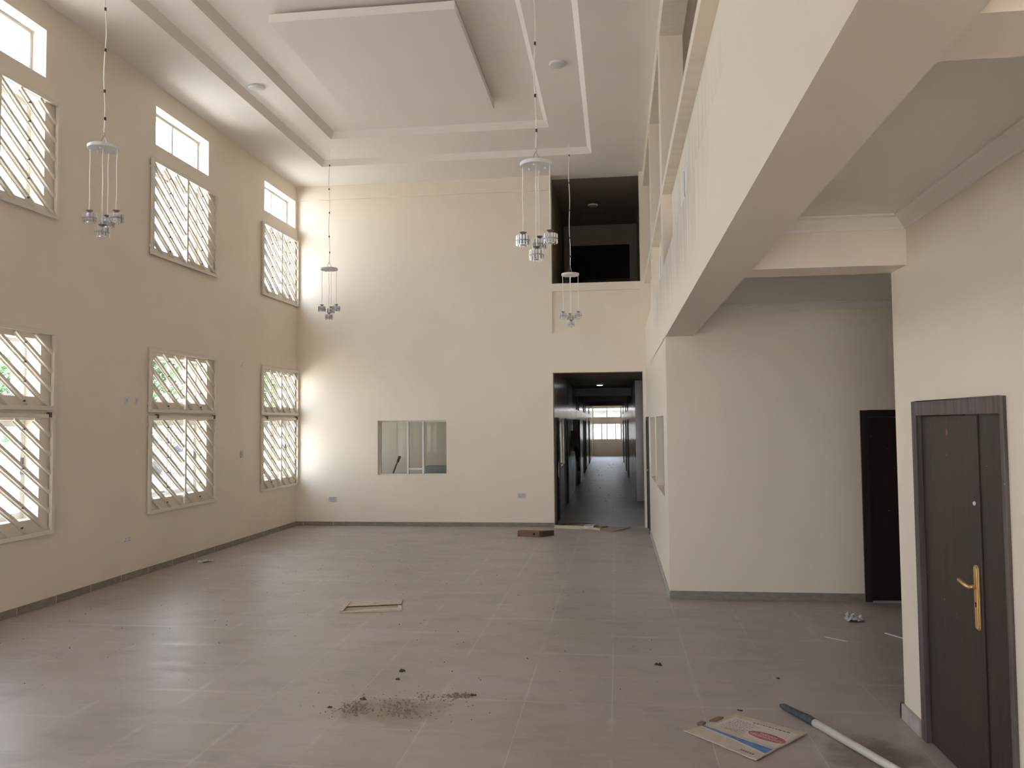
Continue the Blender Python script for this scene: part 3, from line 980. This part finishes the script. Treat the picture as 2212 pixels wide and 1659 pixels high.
# ------------------------------------------------------------------ ceiling lamps
def ceiling_lamp(loc, r, m, label, group=None):
    root = thing('ceiling_lamp', label, 'ceiling lamp', loc, group=group)
    b_ = MB(); b_.lathe([(0.0, 0.0), (r, 0.0), (r, -0.022), (r * 0.93, -0.03), (r * .90, -0.03)], seg=32)
    b_.build('lamp_rim', M_white, root, smooth=False)
    b_ = MB(); b_.lathe([(r * .90, -0.03), (r * 0.8, -0.037), (0.0, -0.040)], seg=32)
    b_.build('diffuser', m, root, smooth=True)
    return root
ceiling_lamp((-4.96, 10.84, 6.70), 0.11, M_lamp_off, 'round white lamp on the left band of the hall ceiling')
ceiling_lamp((-0.705, 10.71, 6.70), 0.11, M_lamp_off, 'round white lamp on the right band of the hall ceiling')
ceiling_lamp(cx((-0.38, 22.0, 2.95)), 0.085, M_lamp, 'small glowing lamp on the corridor ceiling')
ceiling_lamp((-0.43, 17.55, 6.60), 0.11, M_lamp_off, 'unlit lamp on the ceiling of the dark landing')
ceiling_lamp((-0.47, 21.3, 6.60), 0.11, M_lamp_off, 'unlit lamp beyond the landing doorway, lowest in the opening')
b = MB()
b.lathe([(0.0, 0.0), (0.055, 0.0), (0.055, -0.004), (0.0, -0.004)], (1.97, 7.16, 3.20), 20)
root = tag(b.build('lamp_hole', M_black), 'dark empty lamp hole in the middle of the low ceiling', 'lamp hole')
b = MB()
b.lathe([(0.0, 0.0), (0.04, 0.0), (0.04, -0.004), (0.0, -0.004)], (2.33, 7.02, 3.20), 20)
b.tube([(2.30, 7.02, 3.195), (2.36, 7.0, 3.17), (2.40, 7.02, 3.185), (2.42, 7.02, 3.16)], 0.004, 5)
tag(b.build('lamp_hole', M_black), 'lamp hole with a wire end beside the near wall corner', 'lamp hole')

# ------------------------------------------------------------------ chandeliers
def make_chandelier():
    """origin at the centre of the round plate"""
    root = thing('chandelier', '', 'chandelier', (0, 0, 0), group='four crystal pendant chandeliers')
    b_ = MB(); b_.lathe([(0.0, 0.012), (0.140, 0.012), (0.146, 0.006), (0.146, -0.020), (0.140, -0.024), (0.0, -0.024)], seg=40)
    for q in (0.4, 2.5, 4.6):
        b_.lathe([(0.0, -0.044), (0.010, -0.040), (0.012, -0.024)], (0.085 * math.cos(q), 0.085 * math.sin(q), 0), 10)
    b_.build('ceiling_plate', M_white, root)
    b_ = MB()
    b_.tube([(-0.045, 0, 0.012), (0, 0, 0.115)], 0.0035, 6); b_.tube([(0.045, 0, 0.012), (0, 0, 0.115)], 0.0035, 6)
    b_.tube([(0.0, 0.012, 0.11), (0.008, 0, 0.125), (0, -0.01, 0.14), (0, 0, 0.15)], 0.003, 6)
    b_.build('hanger_wire', M_gunmetal, root)
    spots = [(-0.125, 0.02, -0.62), (0.125, -0.02, -0.62), (0.015, 0.12, -0.64), (0.0, -0.02, -0.765)]
    for i, (x, y, z) in enumerate(spots):
        c_ = MB()
        n_ = 8
        x0, y0 = (x, y) if i < 3 else (0.0, -0.02)
        c_.tube([(x0 + 0.002 * math.sin(k * 1.3 + i), y0, -0.024 + (z + 0.024) * k / n_) for k in range(n_ + 1)], 0.0045, 6)
        c_.build('cord', M_cord, root)
    for i, (x, y, z) in enumerate(spots):
        p_ = MB()
        p_.lathe([(0.0, -0.030), (0.024, -0.034), (0.030, -0.050), (0.030, -0.096), (0.021, -0.105), (0.010, -0.118), (0.0, -0.118)], (x, y, z), 20)
        p_.lathe([(0.021, -0.098), (0.040, -0.112), (0.020, -0.122), (0.0, -0.126)], (x, y, z), 20)
        pend = p_.build('pendant', M_chrome, root, smooth=True)
        k_ = MB(); k_.lathe([(0.0, 0.004), (0.034, 0.0), (0.032, -0.004), (0.008, -0.026), (0.006, -0.034), (0.0, -0.034)], (x, y, z), 20)
        k_.build('cap', M_gunmetal, pend, smooth=False)
        g_ = MB()
        g_.lathe([(0.058, -0.034), (0.058, -0.108), (0.055, -0.108), (0.055, -0.034)], (x, y, z), 32, closed=True)
        g_.build('glass_drum', M_crystal, pend)
        r_ = MB()
        for q in range(14):
            a_ = 2 * PI * q / 14 + i
            r_.tube([(x + 0.062 * math.cos(a_), y + 0.062 * math.sin(a_), z - 0.034), (x + 0.062 * math.cos(a_), y + 0.062 * math.sin(a_), z - 0.122)], 0.0045, 8)
        r_.build('crystal_rods', M_chrome, pend)
        d_ = MB()
        d_.lathe([(0.054, -0.074), (0.067, -0.074), (0.067, -0.083), (0.054, -0.083)], (x, y, z), 28, closed=True)
        d_.lathe([(0.022, -0.076), (0.055, -0.079), (0.055, -0.082), (0.022, -0.081)], (x, y, z), 28, closed=True)
        d_.build('band', M_gunmetal, pend)
    return root
def cable(root, top):
    rnd = random.Random(int(abs(top) * 100))
    b_ = MB(); kn = []
    n_ = 14
    pts = [(0.008 * math.sin(k * 1.1) * (0 < k < n_), 0.0, 0.145 + (top - 0.145) * k / n_) for k in range(n_ + 1)]
    b_.tube(pts, 0.0055, 6)
    for k in (1, 3, 6, 9, 12):
        p = Vector(pts[k])
        kn.append(p)
    o = b_.build('suspension_cable', M_cord, root)
    for p in kn:
        t_ = MB(); t_.box(-0.007, 0.010, -0.009, 0.009, -0.015, 0.015)
        t_.build('cable_tie', M_dark, o, loc=(p.x, 0, p.z))
ZT = 6.70
chands = [((-4.90, 7.32, 4.645), 0.35, 'nearer left chandelier hanging in front of the outer wall'),
          ((-0.69, 7.36, 4.285), 0.0, 'nearer right chandelier hanging beside the landing opening, largest of the four'),
          ((-4.87, 13.57, 4.62), 0.2, 'farther left chandelier hanging before the far wall'),
          ((-0.72, 13.57, 4.39), 0.25, 'farther right chandelier hanging below the landing opening, smallest of the four')]
first = make_chandelier()
roots = []
for i, (loc, rz, lab) in enumerate(chands):
    r_ = first if i == 0 else copy_tree(first)
    r_.location = loc
    r_.rotation_euler = (0, 0, rz)
    r_['label'] = lab
    roots.append(r_)
for r_, (loc, rz, lab) in zip(roots, chands):
    cable(r_, ZT - loc[2])

# ------------------------------------------------------------------ sockets and switches
def plate(name, label, cat, loc, w, h, face, gang=1, m=None, group=None):
    """face: '+x' on the outer wall, '-y' on the far wall"""
    root = thing(name, label, cat, loc, rz=(PI / 2 if face == '+x' else 0), group=group)
    m = m or M_white
    b_ = MB(); b_.box(-w / 2, w / 2, -0.012, 0, -h / 2, h / 2)
    b_.build('face_plate', m, root, bevel=0.002)
    for g in range(gang):
        x = (g - (gang - 1) / 2) * w / gang
        if cat == 'socket':
            d_ = MB()
            for dx, dz in ((0, 0.018), (-0.014, -0.012), (0.014, -0.012)):
                d_.box(x + dx - 0.004, x + dx + 0.004, -0.0135, -0.0115, dz - 0.006, dz + 0.006)
            d_.build('socket_holes', M_dark, root)
        else:
            d_ = MB(); d_.box(x - 0.012, x + 0.012, -0.017, -0.011, -0.022, 0.022)
            d_.build('rocker', M_white_dull, root)
    return root
plate('wall_switch', 'left one of two white switches between the near and middle windows', 'switch', (XL, 9.73, 2.265), 0.09, 0.10, '+x')
plate('wall_switch', 'right one of two white switches, narrower, between near and middle windows', 'switch', (XL, 9.945, 2.268), 0.055, 0.10, '+x')
plate('wall_socket', 'double socket low on the outer wall left of the middle window', 'socket', (XL, 9.78, 0.505), 0.15, 0.088, '+x', 2)
plate('wall_socket', 'small socket on the outer wall between middle and corner windows', 'socket', (XL, 12.98, 1.46), 0.075, 0.11, '+x', 1, M_white_dull)
plate('wall_socket', 'double socket low on the far wall left of the interior window', 'socket', (-5.435, YB, 0.51), 0.15, 0.088, '-y', 2, M_white_dull)
plate('wall_socket', 'double socket low on the far wall beside the corridor opening', 'socket', (-1.775, YB, 0.575), 0.15, 0.088, '-y', 2, M_white_dull)
b = MB(); b.tube([(XL, 13.0, 2.98), (XL + 0.012, 13.02, 3.0), (XL + 0.012, 12.96, 2.95), (XL + 0.004, 12.95, 2.90)], 0.004, 5)
tag(b.build('cable_end', M_white_dull), 'short bent wire end on the outer wall above the small socket', 'wire')
# white flat panels fixed in the parapet recesses
for loc, w, lab in (((XR + 0.11, 7.66, 3.98), 0.72, 'white flat access panel in the nearer parapet recess'), ((XR + 0.11, 11.75, 4.02), 0.55, 'small white access panel in the second parapet recess')):
    root = thing('access_panel', lab, 'panel', loc)
    b_ = MB(); b_.box(-0.012, 0, -w / 2, w / 2, -0.24, 0.24); b_.build('panel_board', M_white, root)
    b_ = MB(); b_.box(-0.014, -0.011, -w * .1, -w * .1 + 0.02, -0.24, 0.24); b_.build('panel_seam', M_dark, root)

# ------------------------------------------------------------------ litter on the floor
# printed flattened carton
def quadpt(c, u, v):
    a = Vector(c[0]).lerp(Vector(c[1]), u); d = Vector(c[3]).lerp(Vector(c[2]), u)
    return a.lerp(d, v)
cq = [(0.385, 5.30), (0.745, 5.635), (1.135, 5.335), (0.755, 4.885)]    # left, top, right, bottom corners
org = Vector((0.75, 5.28))
def lq(u, v):  # local coordinates; u from left-top edge to right-bottom edge, v from back to front
    p = quadpt([cq[1], cq[2], cq[3], cq[0]], u, v) - org
    return (p.x, p.y)
root = thing('printed_carton', 'flattened carton with a blue band and a maroon oval beside the pipe', 'cardboard', (org.x, org.y, 0))
b = MB()
rnd = random.Random(5)
n_ = 12
edge = []
for k in range(n_): edge.append(lq(k / n_, 0.0 + rnd.uniform(0, .02)))
for k in range(n_): edge.append(lq(1.0 - rnd.uniform(0, .015), k / n_))
for k in range(n_): edge.append(lq(1 - k / n_, 1.0 - rnd.uniform(0, .012)))
for k in range(n_): edge.append(lq(0.0 + rnd.uniform(0, .035), 1 - k / n_))
b.prism(edge, 0.006, 0.012)
body = b.build('carton_board', M_card_light, root)
b = MB(); b.prism([(x * 0.97, y * 0.97) for x, y in edge], 0.0, 0.006); b.build('carton_underside', M_card_dark, root)
def strip(bb, pts, z0, z1, mi=0): bb.prism([lq(u, v) for u, v in pts], z0, z1, mi)
b = MB(); strip(b, [(0.02, 0.665), (0.55, 0.675), (0.98, 0.66), (0.98, 0.80), (0.50, 0.735), (0.02, 0.70)], 0.012, 0.0128); b.build('blue_band', M_blue, body)
b = MB(); strip(b, [(0.02, 0.71), (0.50, 0.745), (0.97, 0.815), (0.97, 0.83), (0.50, 0.757), (0.02, 0.718)], 0.012, 0.0126); b.build('pale_line', M_cream_print, body)
b = MB(); strip(b, [(0.08, 0.12), (0.96, 0.10), (0.97, 0.60), (0.55, 0.60), (0.45, 0.42), (0.10, 0.60)], 0.012, 0.0124); b.build('print_field', M_cream_print, body)
b = MB()
oc = lq(0.74, 0.42)
ua = Vector(lq(0.9, 0.42)) - Vector(lq(0.6, 0.42)); ua.normalize()
ang = math.atan2(ua.y, ua.x)
pts = []
for k in range(32):
    q = 2 * PI * k / 32
    x, y = 0.125 * math.cos(q), 0.055 * math.sin(q)
    pts.append((oc[0] + x * math.cos(ang) - y * math.sin(ang), oc[1] + x * math.sin(ang) + y * math.cos(ang)))
b.prism(pts, 0.0124, 0.0130)
oval = b.build('maroon_oval', M_red, body)
ra = (0, 0, ang)
nx, ny = -math.sin(ang), math.cos(ang)
text_mesh('oval_lettering', 'INDIAN', 0.034, M_cream_print, oval, (oc[0] + nx * 0.018, oc[1] + ny * 0.018, 0.0132), ra)
text_mesh('oval_lettering', 'TECHNOLOGY', 0.032, M_cream_print, oval, (oc[0] - nx * 0.016, oc[1] - ny * 0.016, 0.0132), ra)
b = MB()
for k in range(9):      # faded small print, only lines are legible
    v = 0.20 + k * 0.042
    u0, u1 = 0.14 + 0.01 * (k % 3), 0.42 + 0.03 * ((k * 7) % 4)
    u = u0
    while u < u1:
        w = rnd.uniform(0.015, 0.05)
        strip(b, [(u, v), (min(u + w, u1), v), (min(u + w, u1), v + 0.010), (u, v + 0.010)], 0.0124, 0.0127)
        u += w + 0.012
u = 0.36
while u < 0.86:
    w = rnd.uniform(0.015, 0.045)
    strip(b, [(u, 0.125), (u + w, 0.125), (u + w, 0.15), (u, 0.15)], 0.0124, 0.0128)
    u += w + 0.014
u = 0.74
while u < 0.90:
    strip(b, [(u, 0.90), (u + 0.02, 0.90), (u + 0.02, 0.93), (u, 0.93)], 0.012, 0.0126); u += 0.03
b.build('faded_print', M_ink, body)
b = MB()
strip(b, [(-0.03, 0.30), (0.03, 0.28), (0.05, 0.46), (0.0, 0.52)], 0.012, 0.022)
strip(b, [(-0.06, 0.60), (0.0, 0.58), (0.02, 0.66), (-0.04, 0.70)], 0.002, 0.020)
b.build('torn_flap', M_card_dark, root)

# white pipe with coated end
root = thing('plastic_pipe', 'long white pipe with a dark coated end lying by the near door', 'pipe', (1.2, 5.5, 0))
d = Vector((1.443 - 1.2, 4.875 - 5.49)); d.normalize()
p0 = Vector((0.005, -0.01))
b = MB(); b.tube([(p0.x, p0.y, 0.024), (p0.x + d.x * 1.6, p0.y + d.y * 1.6, 0.024)], 0.024, 20, caps=True)
b.build('pipe', M_pvc, root, smooth=True)
b = MB(); b.tube([(p0.x + d.x * .015, p0.y + d.y * .015, 0.024), (p0.x - d.x * .05, p0.y - d.y * .05 , 0.025), (p0.x - d.x * 0.17 - .005, p0.y - d.y * 0.17, 0.022), (p0.x - d.x * 0.30 - 0.012, p0.y - d.y * 0.30, 0.020), (p0.x - d.x * 0.335 - 0.014, p0.y - d.y * 0.335, 0.018)], [0.0255, 0.027, 0.022, 0.020, 0.012], 16)
b.build('coated_end', M_tar, root, smooth=True)

# open carton frame in the middle
c = [(-2.84, 8.24), (-2.225, 8.385), (-2.365, 8.86), (-2.925, 8.70)]     # front-left, front-right, back-right, back-left
root = thing('empty_carton_frame', 'empty pale carton frame lying open in the middle of the floor', 'cardboard', (-2.58, 8.55, 0))
def cp(u, v):
    a = Vector(c[0]).lerp(Vector(c[1]), u); e = Vector(c[3]).lerp(Vector(c[2]), u)
    p = a.lerp(e, v) - Vector((-2.58, 8.55))
    return (p.x, p.y)
b = MB(); b.prism([cp(0, 0), cp(1, 0), cp(1, 1), cp(0, 1)], 0.0, 0.004); b.build('carton_base', M_card, root)
b = MB(); b.prism([cp(0.06, 0.52), cp(1.0, 0.56), cp(1.03, 1.0), cp(0.06, 1.0)], 0.014, 0.017)
b.prism([cp(0.06, .97), cp(1.0, .97), cp(1.0, 1.0), cp(0.06, 1.0)], 0.004, 0.014)
fl = b.build('wide_flap', M_card_light, root)
b = MB(); b.prism([cp(0, 0.0), cp(1, 0.0), cp(1, 0.06), cp(0, 0.03)], 0.004, 0.012)
b.prism([cp(0.0, 0.0), cp(1.0, 0.0), cp(0.97, 0.24), cp(0.62, 0.26), cp(0.3, 0.12), cp(0.02, 0.07)], 0.012, 0.014)
b.build('front_flap', M_card_light, root)
b = MB(); b.prism([cp(0.0, 0.0), cp(0.045, 0.02), cp(0.085, 1.03), cp(0.0, 1.05)], 0.017, 0.024); b.build('side_flap', M_card_light, root)
b = MB(); b.prism([cp(0.94, 0.1), cp(1.0, 0.1), cp(1.0, 0.44), cp(0.94, 0.56)], 0.004, 0.013); b.build('end_tab', M_paper, root)
b = MB()
for k in range(4):
    b.prism([cp(0.51 + k * .017, 0.68), cp(0.52 + k * .017, 0.68), cp(0.523 + k * .017, 0.75), cp(0.513 + k * .017, 0.79)], 0.017, 0.0175)
for u, w in ((0.485, 0.004), (0.60, 0.004)):
    b.prism([cp(u, .58), cp(u + w, .58), cp(u + w, .80), cp(u, .84)], 0.017, 0.0175)
b.build('stamp', M_ink, fl)

# timber piece with hole near the corridor
root = thing('timber_offcut', 'brown timber piece with a round hole and pointed end near the corridor', 'timber', (-1.49, 14.08, 0))
b = MB(); b.prism([(-0.21, -0.05), (0.17, -0.11), (0.18, 0.04), (-0.19, 0.10)], 0.0, 0.095)
tb = b.build('timber_block', M_timber, root, bevel=0.004)
b = MB(); b.prism([(0.17, -0.11), (0.20, -0.10), (0.40, 0.12), (0.36, 0.14), (0.18, 0.04)], 0.0, 0.09); b.build('pointed_end', M_timber_dark, root)
b = MB(); b.lathe([(0.0, 0.0), (0.017, 0.0), (0.017, 0.012), (0, 0.012)], (0, 0, 0), 14)
h_ = b.build('bored_hole', M_black, tb); h_.rotation_euler = (PI / 2, 0, 0.0); h_.location = (0.075, -0.088, 0.05)

# torn carton at the corridor threshold
root = thing('torn_carton', 'torn flattened brown carton lying across the corridor threshold', 'cardboard', (-0.60, 15.1, 0))
b = MB(); b.prism([(-0.55, 0.12), (-0.10, -0.02), (0.20, -0.25), (0.50, -0.42), (0.83, 0.20), (0.45, 0.28), (0.2, 0.42), (-0.25, 0.62), (-0.50, 0.55)], 0.004, 0.012)
b.build('carton_board', M_card, root)
b = MB(); b.prism([(-0.56, 0.08), (-0.02, -0.05), (0.0, -0.02), (-0.55, 0.12)], 0.0, 0.055)
b.prism([(0.03, -0.06), (0.28, -0.28), (0.30, -0.25), (0.05, -0.02)], 0.0, 0.045)
b.build('raised_edge', M_card_light, root)
b = MB()
arch = [(-0.52, 0.42, 0.012), (-0.40, 0.42, 0.06), (-0.15, 0.40, 0.085), (0.10, 0.34, 0.07), (0.22, 0.30, 0.04)]
vs = [(x, y, z) for x, y, z in arch] + [(x + .04, y + .16, z * .4) for x, y, z in arch]
k = len(arch)
b.add(vs, [(i, i + 1, k + i + 1, k + i) for i in range(k - 1)])
o = b.build('curled_flap', M_card, root); sm = o.modifiers.new('thick', 'SOLIDIFY'); sm.thickness = 0.004
b = MB(); b.prism([(-0.02, -0.02), (0.16, -0.07), (0.19, 0.22), (0.04, 0.26)], 0.056, 0.060); b.prism([(-0.02, -0.06), (0.16, -0.12), (0.16, -0.08), (-0.02, -0.02)], 0.0, 0.06)
pt = b.build('white_tape', M_paper, root)
b = MB(); b.prism([(0.30, 0.02), (0.42, 0.1), (0.40, 0.2), (0.34, 0.12)], 0.012, 0.035); b.build('torn_flap', M_card_dark, root)

def crumple(name, label, loc, pts, m, h=0.03, seed=1, cat='paper'):
    rd = random.Random(seed)
    bb = MB()
    n = 7
    P = [Vector(p) for p in pts]
    vs, fs = [], []
    for i in range(n + 1):
        for j in range(n + 1):
            u, v = i / n, j / n
            p = P[0].lerp(P[1], u).lerp(P[3].lerp(P[2], u), v)
            vs.append((p.x + rd.uniform(-.004, .004), p.y + rd.uniform(-.004, .004), 0.003 + h * rd.random() ** 2))
    for i in range(n):
        for j in range(n):
            fs.append((i * (n + 1) + j, (i + 1) * (n + 1) + j, (i + 1) * (n + 1) + j + 1, i * (n + 1) + j + 1))
    bb.add(vs, fs)
    o = bb.build(name, m, loc=loc)
    s_ = o.modifiers.new('thick', 'SOLIDIFY'); s_.thickness = 0.0015
    return tag(o, label, cat)
crumple('crumpled_paper', 'crumpled white paper scrap on the floor before the alcove wall', (2.26, 8.46, 0), [(-0.09, -0.17), (0.06, -0.17), (0.08, 0.10), (-0.09, 0.17)], M_paper, 0.035, 3)
crumple('paper_scrap', 'small torn paper scrap near the outer wall skirting', (-5.82, 11.17, 0), [(-0.10, -0.06), (0.02, -0.08), (0.10, 0.05), (-0.04, 0.09)], M_paper, 0.03, 5)
b = MB(); b.bar((1.814, 7.702, 0.004), (1.965, 7.574, 0.004), 0.014, 0.006, (0, 0, 1))
tag(b.build('trim_offcut', M_paper), 'thin white strip lying left of the near wall corner', 'offcut')
b = MB(); b.bar((2.37, 7.86, 0.012), (2.50, 7.66, 0.006), 0.014, 0.01, (0, 0, 1))
tag(b.build('trim_offcut', M_paper), 'short white strip half hidden by the near wall corner', 'offcut')

# spilled gravel
rd = random.Random(11)
def pebble(bb, x, y, r, z=0.0):
    top = (x + rd.uniform(-.2, .2) * r, y, z + r * rd.uniform(0.7, 1.1))
    n = 5
    vs = [top]
    a0 = rd.random() * 6
    for k in range(n):
        q = a0 + 2 * PI * k / n
        vs.append((x + r * math.cos(q) * rd.uniform(.7, 1.2), y + r * math.sin(q) * rd.uniform(.7, 1.2), z))
    bb.add(vs, [(0, 1 + k, 1 + (k + 1) % n) for k in range(n)] + [tuple(range(n, 0, -1))])
b = MB()
for cxx, cyy, sx, sy, n, r in ((-1.80, 5.50, 0.055, 0.065, 130, 0.009), (-1.50, 5.60, 0.09, 0.055, 120, 0.007), (-1.43, 5.45, 0.07, 0.05, 90, 0.008),
                               (-1.30, 5.78, 0.12, 0.04, 80, 0.007), (-1.13, 5.84, 0.05, 0.028, 90, 0.009), (-1.50, 5.60, 0.30, 0.16, 130, 0.006)):
    for k in range(n):
        x, y = rd.gauss(cxx, sx), rd.gauss(cyy, sy)
        pebble(b, x, y, r * rd.uniform(.5, 1.3))
tag(b.build('gravel', M_gravel), 'loose gravel and sand spilled in the middle of the near floor', 'gravel', kind='stuff')
b = MB()
for k in range(260):
    x, y = rd.uniform(-5.8, 0.3), rd.uniform(5.75, 14.0)
    pebble(b, x, y, rd.uniform(.003, .008))
tag(b.build('floor_crumbs', M_dirt), 'tiny dark crumbs scattered over the floor', 'dirt', kind='stuff')
clods = [((-1.695, 6.37), 0.028, 'dark mud clod on the floor behind the gravel, topmost'), ((-1.675, 6.16), 0.018, 'flat dark clod just in front of the topmost clod'),
         ((-1.975, 5.51), 0.020, 'small clod left of the gravel'), ((-1.79, 5.70), 0.018, 'small clod at the upper left of the gravel'),
         ((-1.035, 5.86), 0.020, 'dark clod at the right end of the gravel'), ((0.30, 6.72), 0.026, 'dark crumpled leaf between gravel and printed carton'),
         ((1.17, 6.46), 0.014, 'small dark crumb behind the white pipe'), ((0.79, 5.72), 0.014, 'dark crumb just behind the printed carton')]
for (x, y), r, lab in clods:
    b = MB()
    for k in range(5): pebble(b, rd.gauss(0, r * .5), rd.gauss(0, r * .4), r * rd.uniform(.5, .9))
    tag(b.build('mud_clod', M_dirt, loc=(x, y, 0)), lab, 'clod', 'dark clods on the near floor')

# bright specks and leaves on the corridor floor
b = MB()
for k in range(40):
    y = rd.uniform(16.5, 40)
    x = rd.uniform(-0.9, 0.35)
    pebble(b, x, y, rd.uniform(.012, .035))
tag(b.build('corridor_litter', M_paper), 'pale scraps scattered on the corridor floor', 'litter', kind='stuff')

# ------------------------------------------------------------------ outside
b = MB(); b.box(-90, 60, -50, 120, -0.5, -0.25)
struct(b.build('ground', M_ground), 'pale sunlit yard outside the windows', 'ground')

def tree(name, label, loc, trunk_h, crown_r, crown_z, nleaf, m, seed):
    rd_ = random.Random(seed)
    root = thing(name, label, 'tree', loc, group='trees in the yard')
    t = MB()
    t.tube([(0, 0, 0), (0.1, 0.05, trunk_h * .5), (0.0, 0.1, trunk_h)], [0.22, 0.17, 0.12], 10)
    for k in range(5):
        a = k * 1.26
        t.tube([(0, 0.1, trunk_h * .85), (math.cos(a) * crown_r * .35, math.sin(a) * crown_r * .35, trunk_h * 1.2), (math.cos(a) * crown_r * .7, math.sin(a) * crown_r * .7, crown_z + rd_.uniform(-.3, .8))], [0.09, 0.06, 0.03], 6)
    t.build('trunk', M_bark, root)
    c_ = MB()
    blobs = [(rd_.gauss(0, crown_r * .45), rd_.gauss(0, crown_r * .45), crown_z + rd_.gauss(0, crown_r * .33), crown_r * rd_.uniform(.25, .45)) for _ in range(16)]
    for k in range(nleaf):
        bx, by, bz, br = blobs[k % 16]
        v = Vector((rd_.gauss(0, 1), rd_.gauss(0, 1), rd_.gauss(0, 1))).normalized() * br * rd_.uniform(.6, 1.05)
        p = Vector((bx, by, bz)) + v
        n = Vector((rd_.gauss(0, 1), rd_.gauss(0, 1), rd_.gauss(0, 1))).normalized()
        t1 = n.orthogonal().normalized(); t2 = n.cross(t1)
        s_ = rd_.uniform(.10, .22)
        c_.add([p - t1 * s_, p + t2 * s_ * .4, p + t1 * s_, p - t2 * s_ * .4], [(0, 1, 2, 3)])
    c_.build('crown', m, root)
    return root
tree('shade_tree', 'green tree seen through the middle windows', (-20.5, 31.5, -0.25), 2.6, 3.6, 4.4, 9000, M_leaf, 1)
tree('shade_tree', 'pale green tree seen through the near windows', (-24.0, 20.0, -0.25), 2.4, 3.2, 4.0, 6000, M_leaf2, 2)
tree('shade_tree', 'green tree seen through the corner windows', (-16.5, 38.0, -0.25), 2.6, 2.8, 4.2, 5000, M_leaf2, 3)

def bush(label, loc, r, n, seed):
    rd_ = random.Random(seed)
    c_ = MB()
    for k in range(n):
        v = Vector((rd_.gauss(0, 1), rd_.gauss(0, 1), abs(rd_.gauss(0, 1)))).normalized() * r * rd_.uniform(.5, 1.0)
        v.z *= 0.8
        t1 = Vector((rd_.gauss(0, 1), rd_.gauss(0, 1), rd_.gauss(0, 1))).normalized(); t2 = t1.orthogonal().normalized()
        s_ = rd_.uniform(.05, .10)
        c_.add([v - t1 * s_, v + t2 * s_ * .4, v + t1 * s_, v - t2 * s_ * .4], [(0, 1, 2, 3)])
    return tag(c_.build('low_bush', M_leaf, loc=loc), label, 'bush')
bush('low bush left of the parked car', (-21.8, 33.0, -0.25), 0.9, 900, 4)

bush('dark hedge behind the parked car', (-23.5, 42.5, -0.25), 3.2, 5000, 9)
bush('hedge right of the parked car', (-17.5, 45.5, -0.25), 2.8, 4000, 10)
# parked car
root = thing('parked_car', 'pale grey car parked in the yard, seen through the lowest middle window', 'car', (-20.0, 36.5, -0.25), rz=0.55)
side = [(-2.1, .35), (-2.15, .75), (-1.95, .92), (-1.0, 1.0), (-0.45, 1.42), (0.9, 1.46), (1.6, 1.05), (2.05, .98), (2.12, .6), (2.05, .35)]
b = MB()
M_ = Matrix(((1, 0, 0, 0), (0, 0, 1, 0), (0, 1, 0, 0), (0, 0, 0, 1)))
b.prism(side, -0.80, 0.80, M=M_)
b.build('car_body', M_car, root, bevel=0.06)
b = MB()
b.prism([(-0.88, 1.03), (-0.42, 1.36), (0.1, 1.38), (0.1, 1.03)], -0.812, 0.812, M=M_)
b.prism([(0.16, 1.03), (0.16, 1.38), (0.82, 1.38), (1.35, 1.05)], -0.812, 0.812, M=M_)
b.build('side_windows', M_carglass, root)
b = MB(); b.add([(-1.02, -0.68, 1.01), (-1.02, 0.68, 1.01), (-0.49, 0.6, 1.41), (-0.49, -0.6, 1.41)], [(0, 1, 2, 3)])
b.build('windscreen', M_carglass, root).location = (-0.02, 0, 0.015)
for x in (-1.35, 1.3):
    for y in (-0.74, 0.74):
        b = MB(); b.tube([(x, y - .1, .32), (x, y + .1, .32)], 0.32, 20); b.build('wheel', M_rubber, root)

# low building across the yard and one beyond the corridor's end
root = thing('yard_building', 'pale low building across the yard', 'building', (-30, 34, -0.25))
b = MB(); b.slab('x', 0, 0.3, -9, 9, 0, 3.4, [(-5, -3.6, 1, 2.2), (0, 1.4, 1, 2.2), (4.5, 5.9, 1, 2.2)]); b.slab('x', -5, -4.7, -9, 9, 0, 3.4); b.slab('y', -9, -8.7, -4.7, 0, 0, 3.4); b.slab('y', 8.7, 9, -4.7, 0, 0, 3.4)
b.build('building_walls', M_render, root)
b = MB(); b.box(-5.3, 0.6, -9.3, 9.3, 3.4, 3.6); b.build('building_roof', M_render, root)
root = thing('annex_building', 'rough pale wall and roof edge seen through the corridor end window', 'building', (-0.5, 53.5, -0.25))
b = MB(); b.box(-6, 6, 0, 0.3, 0, 2.95); b.build('annex_wall', M_annex, root)
b = MB()
for k in range(48):
    b.box(-6 + k * .25, -6 + k * .25 + .14, -0.5, 1.5, 3.0, 3.06)
b.box(-6, 6, -0.5, 1.5, 2.95, 3.0)
b.build('corrugated_roof', M_gunmetal, root)
